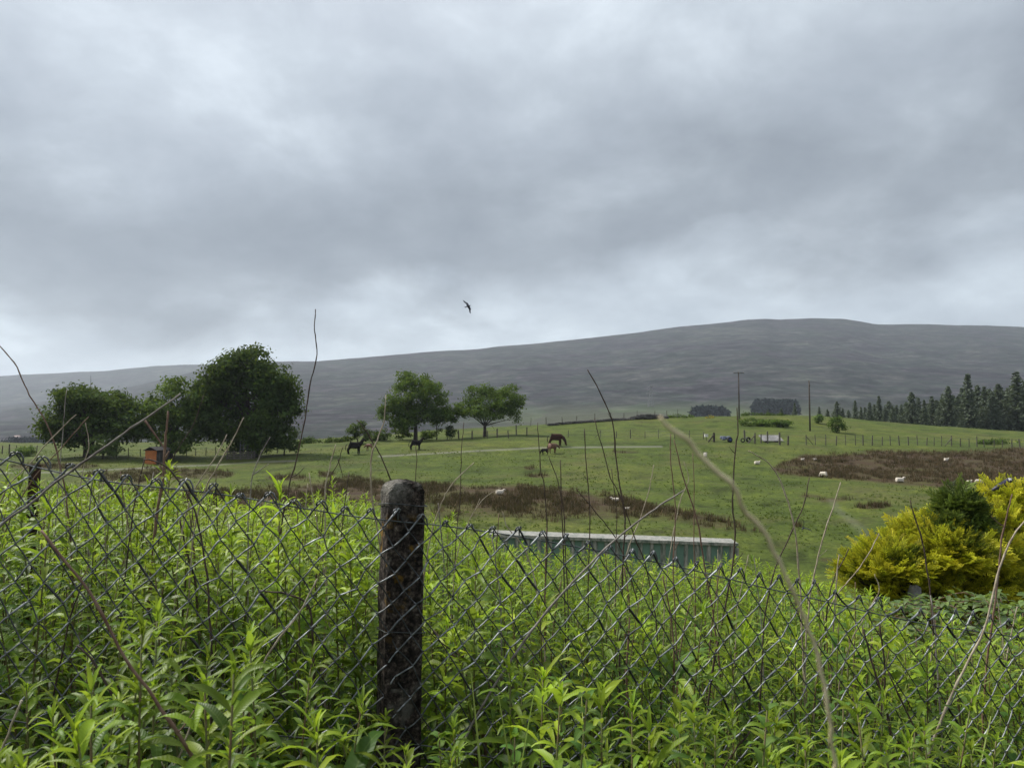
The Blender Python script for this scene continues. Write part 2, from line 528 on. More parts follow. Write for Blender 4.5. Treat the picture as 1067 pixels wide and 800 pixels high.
def moor_mat():
    m, nt, out = mat('heather_moor')
    p = N(nt, 'BsdfPrincipled', Roughness=0.95); p.inputs['Specular IOR Level'].default_value = 0.05
    L(nt, p.outputs[0], out.inputs[0])
    g = N(nt, 'NewGeometry')
    mp = N(nt, 'Mapping'); mp.inputs['Scale'].default_value = (0.0045, 0.0045, 0.016); L(nt, g.outputs['Position'], mp.inputs[0])
    n1 = N(nt, 'TexNoise', Scale=1.0, Detail=9.0, Roughness=0.62, Distortion=0.6); L(nt, mp.outputs[0], n1.inputs[0])
    mp2 = N(nt, 'Mapping'); mp2.inputs['Scale'].default_value = (0.022, 0.022, 0.06); L(nt, g.outputs['Position'], mp2.inputs[0])
    n2 = N(nt, 'TexNoise', Scale=1.0, Detail=7.0, Roughness=0.7); L(nt, mp2.outputs[0], n2.inputs[0])
    c = ramp(nt, n1.outputs[0], [(0.34, (0.012, 0.011, 0.014)), (0.43, (0.030, 0.027, 0.032)), (0.50, (0.020, 0.026, 0.022)), (0.57, (0.034, 0.033, 0.034)), (0.66, (0.040, 0.046, 0.036))])
    v = ramp(nt, n2.outputs[0], [(0.35, (0.25, 0.26, 0.28)), (0.46, (0.7, 0.71, 0.73)), (0.54, (1.1, 1.1, 1.08)), (0.66, (2.1, 2.05, 1.95))])
    col = mixc(nt, c.outputs[0], v.outputs[0], 0.9, 'MULTIPLY')
    n3 = N(nt, 'TexNoise', Scale=1.0, Detail=6.0, Roughness=0.7); mp3 = N(nt, 'Mapping'); mp3.inputs['Scale'].default_value = (0.05, 0.05, 0.30); L(nt, g.outputs['Position'], mp3.inputs[0]); L(nt, mp3.outputs[0], n3.inputs[0])
    v3 = ramp(nt, n3.outputs[0], [(0.36, (0.25, 0.26, 0.28)), (0.5, (1, 1, 1)), (0.66, (1.9, 1.85, 1.75))])
    col = mixc(nt, col, v3.outputs[0], 0.65, 'MULTIPLY')
    # improved green fields on the valley floor, by height above the valley
    s = N(nt, 'SeparateXYZ'); L(nt, g.outputs['Position'], s.inputs[0])
    hz = N(nt, 'MapRange'); hz.inputs['From Min'].default_value = 34; hz.inputs['From Max'].default_value = 8; L(nt, s.outputs[2], hz.inputs['Value'])
    vo = N(nt, 'TexVoronoi', Scale=0.0065); L(nt, g.outputs['Position'], vo.inputs[0])
    sv = N(nt, 'SeparateColor'); L(nt, vo.outputs['Color'], sv.inputs[0])
    fc = ramp(nt, sv.outputs[0], [(0.0, (0.06, 0.085, 0.04)), (0.45, (0.09, 0.115, 0.05)), (0.75, (0.065, 0.07, 0.04)), (1.0, (0.105, 0.12, 0.06))])
    xr = ramp(nt, None, [(0.0, (0, 0, 0)), (0.42, (0, 0, 0)), (0.55, (1, 1, 1)), (0.78, (1, 1, 1)), (0.9, (.2, .2, .2))])
    xm = N(nt, 'MapRange'); xm.inputs['From Min'].default_value = -600; xm.inputs['From Max'].default_value = 600; L(nt, s.outputs[0], xm.inputs['Value']); L(nt, xm.outputs[0], xr.inputs[0])
    fm = N(nt, 'Math', operation='MULTIPLY'); L(nt, xr.outputs[0], fm.inputs[0]); L(nt, hz.outputs[0], fm.inputs[1])
    col = mixc(nt, col, fc.outputs[0], N_mul(nt, fm.outputs[0], 0.8))
    L(nt, col, p.inputs['Base Color'])
    b = N(nt, 'Bump', Strength=0.7, Distance=8.0); L(nt, n2.outputs[0], b.inputs['Height']); L(nt, b.outputs[0], p.inputs['Normal'])
    return m
MOOR = moor_mat()
build_moor('moor', SKY_MAIN, 620.0, 2600.0, 466.0, 4, MOOR, 'broad heather moor rising to a flat summit')
build_moor('far_moor', SKY_FAR, 2300.0, 3900.0, 452.0, 8, MOOR, 'paler distant moorland ridge beyond the left shoulder of the moor')

# ------------------------------------------------------------------ light, sky, haze
SUN_EL, SUN_AZ = math.radians(48), math.radians(-62)     # azimuth measured from +Y (ahead) towards +X (right)
sd = np.array([math.cos(SUN_EL) * math.sin(SUN_AZ), math.cos(SUN_EL) * math.cos(SUN_AZ), math.sin(SUN_EL)])
sun = bpy.data.lights.new('sun', 'SUN'); sun.energy = 4.4; sun.angle = math.radians(8); sun.color = (1, 0.965, 0.9)
so = bpy.data.objects.new('sun', sun); COL.objects.link(so)
so.rotation_euler = Vector(sd).to_track_quat('Z', 'Y').to_euler()

def build_world():
    w = bpy.data.worlds.new('World'); SC.world = w; w.use_nodes = True
    nt = w.node_tree
    for n in list(nt.nodes): nt.nodes.remove(n)
    out = nt.nodes.new('ShaderNodeOutputWorld'); bg = nt.nodes.new('ShaderNodeBackground')
    L(nt, bg.outputs[0], out.inputs[0])
    sky = nt.nodes.new('ShaderNodeTexSky'); sky.sky_type = 'NISHITA'; sky.sun_disc = False
    sky.sun_elevation = SUN_EL; sky.sun_rotation = SUN_AZ
    bg.inputs['Strength'].default_value = 0.1
    tc = N(nt, 'TexCoord')
    s = N(nt, 'SeparateXYZ'); L(nt, tc.outputs['Generated'], s.inputs[0])
    # cloud plane coordinates: x/(z+.18), y/(z+.18)
    za = N(nt, 'Math', operation='MAXIMUM'); L(nt, s.outputs[2], za.inputs[0]); za.inputs[1].default_value = 0.0
    zb = N(nt, 'Math', operation='ADD'); L(nt, za.outputs[0], zb.inputs[0]); zb.inputs[1].default_value = 0.42
    dx = N(nt, 'Math', operation='DIVIDE'); L(nt, s.outputs[0], dx.inputs[0]); L(nt, zb.outputs[0], dx.inputs[1])
    dy = N(nt, 'Math', operation='DIVIDE'); L(nt, s.outputs[1], dy.inputs[0]); L(nt, zb.outputs[0], dy.inputs[1])
    cv = N(nt, 'CombineXYZ'); L(nt, dx.outputs[0], cv.inputs[0]); L(nt, dy.outputs[0], cv.inputs[1])
    n1 = N(nt, 'TexNoise', Scale=2.1, Detail=8.0, Roughness=0.5, Distortion=0.25); L(nt, cv.outputs[0], n1.inputs[0])
    mp = N(nt, 'Mapping'); mp.inputs['Location'].default_value = (3.1, 7.7, 1.0); mp.inputs['Scale'].default_value = (1.0, 1.0, 1); L(nt, cv.outputs[0], mp.inputs[0])
    n2 = N(nt, 'TexNoise', Scale=4.2, Detail=10.0, Roughness=0.56, Distortion=0.15); L(nt, mp.outputs[0], n2.inputs[0])
    # elevation, bent by the noise and tilted by azimuth
    def madd(a, k, c):
        m = N(nt, 'Math', operation='MULTIPLY_ADD'); L(nt, a, m.inputs[0]); m.inputs[1].default_value = k
        if isinstance(c, float): m.inputs[2].default_value = c
        else: L(nt, c, m.inputs[2])
        return m.outputs[0]
    e = madd(n1.outputs[0], 0.34, -0.17)
    e = madd(s.outputs[2], 1.0, e)
    e = madd(s.outputs[0], -0.10, e)
    band = ramp(nt, e, [(0.0, (.46, .50, .53)), (0.09, (.53, .575, .605)), (0.15, (.47, .51, .54)), (0.21, (.275, .298, .322)), (0.29, (.265, .288, .312)),
                        (0.36, (.37, .40, .43)), (0.45, (.49, .525, .555)), (0.56, (.56, .59, .62)), (0.75, (.74, .77, .80)), (1.0, (.88, .90, .93))])
    puff = ramp(nt, n2.outputs[0], [(0.30, (.80, .81, .83)), (0.47, (.97, .97, .975)), (0.56, (1.08, 1.08, 1.075)), (0.68, (1.30, 1.29, 1.27))])
    cl = mixc(nt, band.outputs[0], puff.outputs[0], 1.0, 'MULTIPLY')
    cl = mixc(nt, cl, (0.965, 1.0, 1.045), 1.0, 'MULTIPLY')
    # scale cloud radiance to the background strength (0.1) and let a little blue sky through
    cs = N(nt, 'VectorMath', operation='SCALE'); L(nt, cl, cs.inputs[0]); cs.inputs['Scale'].default_value = 10.0
    col = mixc(nt, sky.outputs[0], cs.outputs[0], 0.93)
    L(nt, col, bg.inputs['Color'])
build_world()

def build_haze():
    mb = MB(); add_box(mb, (0, 2600, 205), (9000, 8000, 482))
    m, nt, out = mat('moist_air')
    v = nt.nodes.new('ShaderNodeVolumePrincipled')
    v.inputs['Color'].default_value = (0.82, 0.90, 1.0, 1)
    v.inputs['Density'].default_value = 0.00011
    v.inputs['Anisotropy'].default_value = 0.2
    L(nt, v.outputs[0], out.inputs['Volume'])
    o = mb.obj('haze', m); tag(o, 'thin moist grey air over the moor', 'haze', kind='stuff')
build_haze()

SC.view_settings.view_transform = 'Standard'
SC.view_settings.look = 'None'
SC.view_settings.exposure = 0.35
SC.view_settings.gamma = 1.0
SC.render.engine = 'CYCLES'
SC.cycles.max_bounces = 6
SC.cycles.transparent_max_bounces = 6
SC.cycles.volume_bounces = 0
SC.cycles.use_adaptive_sampling = True
SC.cycles.use_denoising = True

# ------------------------------------------------------------------ foliage helpers
def leaf_grid(n=6, across=2):
    """unit lanceolate leaf along +Y: returns t, s grids"""
    t = np.linspace(0, 1, n + 1); s = np.linspace(-1, 1, across + 1)
    T, S = np.meshgrid(t, s, indexing='ij')
    k = across + 1
    i, j = np.meshgrid(np.arange(n), np.arange(across), indexing='ij')
    a = i * k + j
    F = np.stack([a, a + 1, a + k + 1, a + k], -1).reshape(-1, 4)
    return T.ravel(), S.ravel(), F

LT, LS, LFc = leaf_grid(6, 2)
LT2, LS2, LFc2 = leaf_grid(3, 2)

def make_leaf(mb, org, az, elev, length, width, droop, fold, tint, roll=0.0, lod=0, shape='lance', mi=0):
    T, S, F = (LT, LS, LFc) if lod == 0 else (LT2, LS2, LFc2)
    if shape == 'lance':
        w = np.sin(np.pi * np.clip(T, 0.0, 1) ** 0.75) ** 0.85 * 0.5 * width
    else:
        w = np.sin(np.pi * np.clip(T, 0, 1) ** 0.6) ** 0.6 * 0.5 * width
    w = np.maximum(w, 0.0012)
    ang = elev - droop * T ** 1.3
    # integrate the arch
    tt = np.linspace(0, 1, 21); aa = elev - droop * tt ** 1.3
    cx = np.concatenate([[0], np.cumsum(np.cos((aa[1:] + aa[:-1]) / 2)) / 20]) * length
    cz = np.concatenate([[0], np.cumsum(np.sin((aa[1:] + aa[:-1]) / 2)) / 20]) * length
    f = np.interp(T, tt, cx); h = np.interp(T, tt, cz)
    lift = np.abs(S) * w * fold
    ripple = np.sin(T * 17 + az * 3 + S * 1.2) * 0.05 * width * np.abs(S) * np.sin(np.pi * T) * 1.5
    lx = S * w * math.cos(roll)
    up = lift + ripple + S * w * math.sin(roll)
    fx = f - np.sin(ang) * up; fz = h + np.cos(ang) * up
    ca, sa = math.cos(az), math.sin(az)
    X = fx * ca - lx * sa; Yv = fx * sa + lx * ca
    V = np.stack([X, Yv, fz], -1) + org
    mb.add(V, F, tint, np.stack([S, T], -1), mi)

WEED = leaf_mat('willowherb_leaf', (0.280, 0.375, 0.018), (0.032, 0.086, 0.011), trans=0.40, rough=0.46, spec=0.26, objvar=0.38)
STEMM = simple('green_stem', (0.10, 0.13, 0.035), (0.12, 0.07, 0.035), 14, 0.6)
DOCK = leaf_mat('dock_leaf', (0.085, 0.17, 0.02), (0.03, 0.075, 0.012), trans=0.3, rough=0.5, spec=0.25)

def weed_variant(seed, H, lod=0, topfrac=1.0, mature=0.0):
    r = random.Random(seed)
    lv, st = MB(), MB()
    lean = r.uniform(0, .10); la = r.uniform(0, 6.28)
    zs = np.linspace(0, H, 9)
    P = np.stack([lean * (zs / H) ** 2 * H * math.cos(la) + 0.008 * np.sin(zs * 5 + seed), lean * (zs / H) ** 2 * H * math.sin(la) + 0.008 * np.cos(zs * 4.3 + seed), zs], -1)
    add_tube(st, P, np.linspace(0.0048, 0.0016, 9), 5)
    z = H * (1 - topfrac) + 0.05; az = r.uniform(0, 6.28)
    big = r.uniform(0.85, 1.15)
    while z < H - 0.01:
        f = z / H
        o = np.array([np.interp(z, zs, P[:, 0]), np.interp(z, zs, P[:, 1]), z])
        k = max(0.0, (f - 0.72) / 0.28)
        ln = (0.104 - 0.050 * k + 0.006 * mature) * big * r.uniform(0.65, 1.3) * (0.75 + 0.25 * min(1, f * 2.5))
        wd = ln * (r.uniform(0.13, 0.21) + .02 * mature)
        el = math.radians(r.uniform(-8, 40) * (1 - k) + r.uniform(28, 66) * k)
        if f < 0.5: el -= math.radians(25 * (0.5 - f) * 2)
        dr = math.radians(r.uniform(30, 125) * (1 - 0.25 * k))
        yt = min(1, max(0.0, (0.22 + 0.75 * k) * (1 - .52 * mature) + r.uniform(-.22, .25)))
        tint = (yt, r.uniform(0.6, 1.25), r.uniform(0, 1))
        if f < 0.6 and r.random() < 0.06: tint = (1.0, 1.3, 0.0)
        make_leaf(lv, o, az, el, ln, wd, dr, r.uniform(0.15, 0.55), tint, r.uniform(-.5, .5), lod)
        if lod == 0 and r.random() < 0.10 and f > .4 and f < .9:   # axillary tuft of little leaves
            for q in range(4):
                make_leaf(lv, o, az + r.uniform(-.6, .6), math.radians(r.uniform(35, 75)), ln * r.uniform(.3, .5), ln * .09, 0.5, 0.3, (min(1, yt + .3), 1.05, r.random()), 0, 1)
        az += 2.39996 + r.uniform(-.35, .35)
        z += (0.0155 - 0.0095 * k) * r.uniform(0.8, 1.3) * (1.0 if lod == 0 else 1.15)
    # growing tip
    for q in range(7):
        make_leaf(lv, P[-1] - np.array([0, 0, 0.012 * (q % 3)]), az + q * 2.4, math.radians(r.uniform(48, 84)), 0.040 * r.uniform(.6, 1.1), 0.007, 0.7, 0.4, (min(1, (0.9 + r.uniform(-.1, .1)) * (1 - .35 * mature)), 1.1, r.random()), 0, 1)
    return lv, st

NV = 16
variants = []
for k in range(NV):
    H = 0.98 + 0.045 * (k % 6)
    lv, st = weed_variant(100 + k, H, 0, 1.0, 1.0 if k >= 8 else (.35 if k % 2 else 0))
    variants.append((lv.mesh('willowherb', WEED, True), st.mesh('stem', STEMM, True), H))

def topline(px):   # photo row of the weed tops behind the fence
    return interp(px, [(-300, 505), (0, 500), (60, 497), (110, 500), (150, 508), (200, 514), (260, 523), (300, 526), (345, 512), (400, 518), (450, 535), (500, 553), (540, 566), (600, 576), (660, 585), (720, 587), (770, 580), (800, 592), (860, 606), (900, 622), (960, 636), (1067, 640), (1400, 650)])
def frontline(px):  # tops of the weeds in front of the mesh
    return interp(px, [(-200, 760), (0, 752), (60, 700), (110, 650), (200, 640), (280, 665), (330, 700), (400, 748), (470, 752), (540, 705), (620, 700), (700, 730), (790, 720), (860, 740), (930, 710), (1000, 745), (1067, 735), (1250, 735)])

FY0, FYK = 2.205, 0.207
def fence_y(X): return FY0 + FYK * X

spots = []
# in front of the fence
for _ in range(800):
    Y = R.uniform(1.05, 2.25); X = R.uniform(-0.82, 0.82) * Y
    d = fence_y(X) - Y
    if d < 0.05 or d > 0.95: continue
    px = CX + FPX * X / Y
    yt = frontline(px) + abs(R.gauss(0, 50)) + 2 + 70 * max(0, d - 0.55)
    if 375 < px < 462: yt = max(yt, 742 + R.uniform(0, 40))
    top = at(px, yt, Y)[2]
    spots.append((X, Y, top, 0))
R.shuffle(spots)
sel = []
for s in spots:
    if all((s[0] - q[0]) ** 2 + (s[1] - q[1]) ** 2 > 0.078 ** 2 for q in sel):
        sel.append(s)
front = sel[:118]
back = []
tries = 0
while len(back) < 1500 and tries < 60000:
    tries += 1
    Y = 1.85 + 6.4 * R.random() ** 0.75; X = R.uniform(-0.92, 0.92) * Y
    if Y < fence_y(X) + 0.06: continue
    px = CX + FPX * X / Y
    if px > 905 and Y > 4.6: continue
    dmin = 0.085 + 0.012 * (Y - 2)
    if any((X - q[0]) ** 2 + (Y - q[1]) ** 2 < dmin ** 2 for q in back): continue
    yt = topline(px)
    z0 = float(zt(X, Y))
    lim = at(px, yt, Y)[2]          # highest allowed
    Hh = min(lim - abs(R.gauss(0, 0.10)) - 0.22 * float(np.clip(fbm(np.array([X * 1.3]), np.array([Y * 1.1]), 71)[0] * 3 - 1.3, 0, 1)) + .02, z0 + R.uniform(1.2, 1.62))
    if R.random() < 0.05: Hh += R.uniform(0.02, 0.10)
    if Hh - z0 < 0.3: Hh = z0 + 0.3
    back.append((X, Y, Hh, 1))
back.sort(key=lambda s: s[1])
allw = front + back
def inview(s):
    px = CX + FPX * s[0] / s[1]
    return -40 < px < 1107
indiv = front + [s for s in back if inview(s)][:300 - len(front)]
ids = set(id(s) for s in indiv)
rest = [s for s in back if id(s) not in ids]
WG = 'leafy weeds crowding round the mesh fence'
for (X, Y, top, kind) in indiv:
    k = (8 + R.randrange(8) if R.random() < .75 else R.randrange(8)) if kind == 0 else (R.randrange(8) if R.random() < .15 + .95 * float(np.clip(fbm(np.array([X * 1.7]), np.array([Y * 1.3]), 61)[0] * 2.6 - .8, 0, 1)) else 8 + R.randrange(8))
    lm, sm, H = variants[k]
    z0 = float(zt(X, Y))
    sc = max(0.55, min(1.45, (top - z0) / H))
    o = bpy.data.objects.new('willowherb', lm)
    o.location = (X, Y, top - H * sc); o.scale = (min(1.12, 0.55 * sc + 0.5), min(1.12, 0.55 * sc + 0.5), sc); o.rotation_euler = (R.uniform(-.09, .09), R.uniform(-.09, .09), R.uniform(0, 6.28))
    COL.objects.link(o)
    lab = 'leafy green willowherb stem crowding the front of the mesh fence' if kind == 0 else 'leafy green willowherb stem growing just behind the mesh fence'
    tag(o, lab, 'weed', WG + (' (front side)' if kind == 0 else ' (far side)'))
    s = bpy.data.objects.new('stem', sm); COL.objects.link(s); s.parent = o

def bake_stuff():
    lod = [weed_variant(300 + k, 1.1, 1, 0.62) for k in range(6)]
    arr = [(a.arrays(), b.arrays()) for a, b in lod]
    mb = MB()
    for (X, Y, top, kind) in rest:
        (V, F, C, U, M), (V2, F2, C2, U2, M2) = arr[R.randrange(6)]
        sc = max(0.5, min(1.3, (top - float(zt(X, Y))) / 1.1)); a = R.uniform(0, 6.28)
        ca, sa = math.cos(a), math.sin(a)
        for (v, f, c, u, mi) in ((V, F, C, U, 0), (V2, F2, C2, U2, 1)):
            P = np.stack([v[:, 0] * ca - v[:, 1] * sa, v[:, 0] * sa + v[:, 1] * ca, v[:, 2] * sc], -1) * np.array([1.05, 1.05, 1]) + np.array([X, Y, top - 1.1 * sc])
            c = c.copy(); c[:, 1] *= R.uniform(.75, 1.2); c[:, 0] *= .45 + .6 * float(np.clip(fbm(np.array([X * 1.7]), np.array([Y * 1.3]), 61)[0] * 2.6 - .8, 0, 1))
            tri = f[:, 3] < 0
            G = f + mb.n; G[tri, 3] = -1
            mb.V.append(P); mb.F.append(G); mb.C.append(c); mb.U.append(u); mb.M.append(np.full(len(f), mi)); mb.n += len(P)
    o = mb.obj('weed_thicket', [WEED, STEMM], None, True); tag(o, 'deep bed of leafy green weeds stretching back from the fence', 'weeds', kind='stuff')
bake_stuff()

# broad dock leaves at the foot of the fence
def dock(px, py, Y, label, n=6, ln=0.24, az0=None):
    c = at(px, py, Y)
    z0 = c[2] - 0.34
    mb = MB()
    for k in range(n):
        az = (az0 if az0 is not None and k == 0 else R.uniform(0, 6.28))
        make_leaf(mb, np.array([0, 0, 0.10 + 0.02 * k]), az, math.radians(R.uniform(45, 75)), ln * R.uniform(.8, 1.15), ln * 0.28, math.radians(R.uniform(40, 90)), 0.3, (R.uniform(.3, .8), R.uniform(.9, 1.2), R.random()), R.uniform(-.4, .4), 0, 'broad')
    o = mb.obj('dock_plant', DOCK, None, True, loc=(c[0], c[1], z0)); tag(o, label, 'plant', 'broad leaved docks among the weeds')
    st = MB(); add_tube(st, [[0, 0, -0.35], [0, 0, -0.1], [0.005, 0, 0.2]], [0.006, 0.005, 0.004], 6)
    st.obj('stem', STEMM, o)
dock(362, 770, 1.75, 'broad leaved dock at the foot of the concrete post, darkest of the docks', 6, 0.20, 2.3)
# nettles and grass clumps mixed into the bed
NET = leaf_mat('nettle_leaf', (0.11, 0.20, 0.03), (0.035, 0.085, 0.016), trans=0.3, rough=0.6, spec=0.2, objvar=0.2)
GRB = leaf_mat('grass_blade', (0.26, 0.32, 0.06), (0.10, 0.16, 0.03), trans=0.4, rough=0.5, spec=0.25, veins=False, objvar=0.2)
def nettle_variant(seed, H=1.1):
    r = random.Random(seed); lv, st = MB(), MB()
    P = smoothpath([[0, 0, 0], [r.uniform(-.03, .03), r.uniform(-.03, .03), H * .5], [r.uniform(-.07, .07), r.uniform(-.07, .07), H]], 9)
    add_tube(st, P, np.linspace(.0045, .0018, 9), 5)
    z = .2; a = r.uniform(0, 3)
    while z < H:
        f = z / H; o = np.array([np.interp(z, P[:, 2], P[:, 0]), np.interp(z, P[:, 2], P[:, 1]), z])
        for q in (0, math.pi):
            ln = (.085 - .05 * max(0, f - .6) / .4) * r.uniform(.8, 1.2)
            make_leaf(lv, o, a + q + r.uniform(-.2, .2), math.radians(r.uniform(5, 40) + 25 * max(0, f - .7) / .3), ln, ln * r.uniform(.42, .55), math.radians(r.uniform(40, 90)), .3, (min(1, max(0, .25 + .5 * max(0, f - .7) / .3 + r.uniform(-.2, .2))), r.uniform(.75, 1.2), r.random()), r.uniform(-.25, .25), 0, 'broad')
        a += math.pi / 2; z += (.055 - .03 * max(0, f - .6) / .4) * r.uniform(.85, 1.15)
    return lv.mesh('nettle', NET, True), st.mesh('stem', STEMM, True), H
NVV = [nettle_variant(900 + k) for k in range(4)]
def grass_variant(seed):
    r = random.Random(seed); lv = MB()
    for q in range(34):
        make_leaf(lv, np.array([r.gauss(0, .025), r.gauss(0, .025), 0]), r.uniform(0, 6.28), math.radians(r.uniform(62, 88)), r.uniform(.5, 1.1), r.uniform(.006, .011), math.radians(r.uniform(15, 90)), .3, (min(1, max(0, r.gauss(.5, .3))), r.uniform(.8, 1.2), r.random()), 0, 0, 'broad')
    return lv.mesh('grass_clump', GRB, True)
GV = [grass_variant(950 + k) for k in range(4)]
rg = random.Random(77)
for k in range(44):
    fr = k < 16
    px = rg.uniform(0, 1067); Y = rg.uniform(1.5, 2.0) if fr else rg.uniform(2.4, 4.4)
    X = (px - CX) / FPX * Y
    if fr and fence_y(X) - Y < .12: Y = fence_y(X) - .15; X = (px - CX) / FPX * Y
    if not fr and Y - fence_y(X) < .1: Y = fence_y(X) + .2; X = (px - CX) / FPX * Y
    if 380 < px < 460 and fr: continue
    yt = float(frontline(px) if fr else topline(px)) + (rg.uniform(-5, 45) if fr else rg.uniform(0, 40))
    top = at(px, yt, Y)[2]; z0 = float(zt(X, Y))
    if k % 3 != 2:
        m_, s_, H = NVV[k % 4]; sc = max(.5, min(1.4, (top - z0) / H))
        o = bpy.data.objects.new('nettle_plant', None); o.empty_display_size = .1; o.location = (X, Y, top - H * sc); o.scale = (1, 1, sc); o.rotation_euler = (rg.uniform(-.08, .08), rg.uniform(-.08, .08), rg.uniform(0, 6.28)); COL.objects.link(o)
        f_ = bpy.data.objects.new('foliage', m_); COL.objects.link(f_); f_.parent = o
        tag(o, 'dark leafy nettle in front of the mesh fence, leaves in opposite pairs' if fr else 'dark leafy nettle behind the mesh fence, leaves in opposite pairs', 'nettle', 'nettles before the fence' if fr else 'nettles beyond the fence')
        q_ = bpy.data.objects.new('stem', s_); COL.objects.link(q_); q_.parent = o
    else:
        o = bpy.data.objects.new('grass_clump', GV[k % 4]); o.location = (X, Y, max(z0, top - .95)); o.rotation_euler = (0, 0, rg.uniform(0, 6.28)); COL.objects.link(o)
        tag(o, 'clump of long arching grass blades in front of the mesh fence' if fr else 'clump of long arching grass blades behind the mesh fence', 'grass clump', 'grass clumps before the fence' if fr else 'grass clumps beyond the fence')

dock(300, 620 + 130, 1.7, 'broad leaved dock left of the post foot beside pale curling leaves', 5, 0.17)
dock(700, 650, 2.75, 'broad leaved dock behind the mesh right of the post', 5, 0.2)
dock(215, 640, 2.6, 'broad leaved dock behind the mesh near the left edge weeds', 5, 0.2)

# ------------------------------------------------------------------ chain link fence
def fence_mat():
    m, nt, out = mat('weathered_mesh_wire')
    p = N(nt, 'BsdfPrincipled', Roughness=0.46, Metallic=0.2); p.inputs['Specular IOR Level'].default_value = 0.6
    L(nt, p.outputs[0], out.inputs[0])
    g = N(nt, 'NewGeometry')
    nz = N(nt, 'TexNoise', Scale=38.0, Detail=4.0); L(nt, g.outputs['Position'], nz.inputs[0])
    r = ramp(nt, nz.outputs[0], [(0.35, (0.028, 0.031, 0.034)), (0.52, (0.085, 0.09, 0.095)), (0.68, (0.20, 0.205, 0.21))])
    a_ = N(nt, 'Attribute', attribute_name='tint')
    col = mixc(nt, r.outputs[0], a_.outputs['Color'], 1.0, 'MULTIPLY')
    L(nt, col, p.inputs['Base Color'])
    return m
FWIRE = fence_mat()
TOPC = [(-200, 440), (0, 473), (50, 482), (100, 490), (200, 503), (300, 518), (400, 530), (450, 537), (500, 546), (600, 563), (700, 581), (800, 602), (900, 620), (1000, 637), (1060, 647), (1300, 690)]
def fence_pt(X, drop, off=0.0):
    Y = fence_y(X)
    px = CX + FPX * X / Y
    z = at(px, float(interp(px, TOPC)), Y)[2] - drop
    wob = 0.012 * math.sin(X * 5.1 + drop * 2.0) + 0.010 * math.sin(X * 11.0 - drop * 7) + 0.02 * drop * math.sin(X * 2.2)
    o = off + wob
    z += 0.006 * math.sin(X * 3.7 + drop * 5) + 0.005 * math.sin(X * 8.3 - drop * 9 + 1)
    return np.array([X + FYK / 1.0212 * o, Y - o / 1.0212, z])

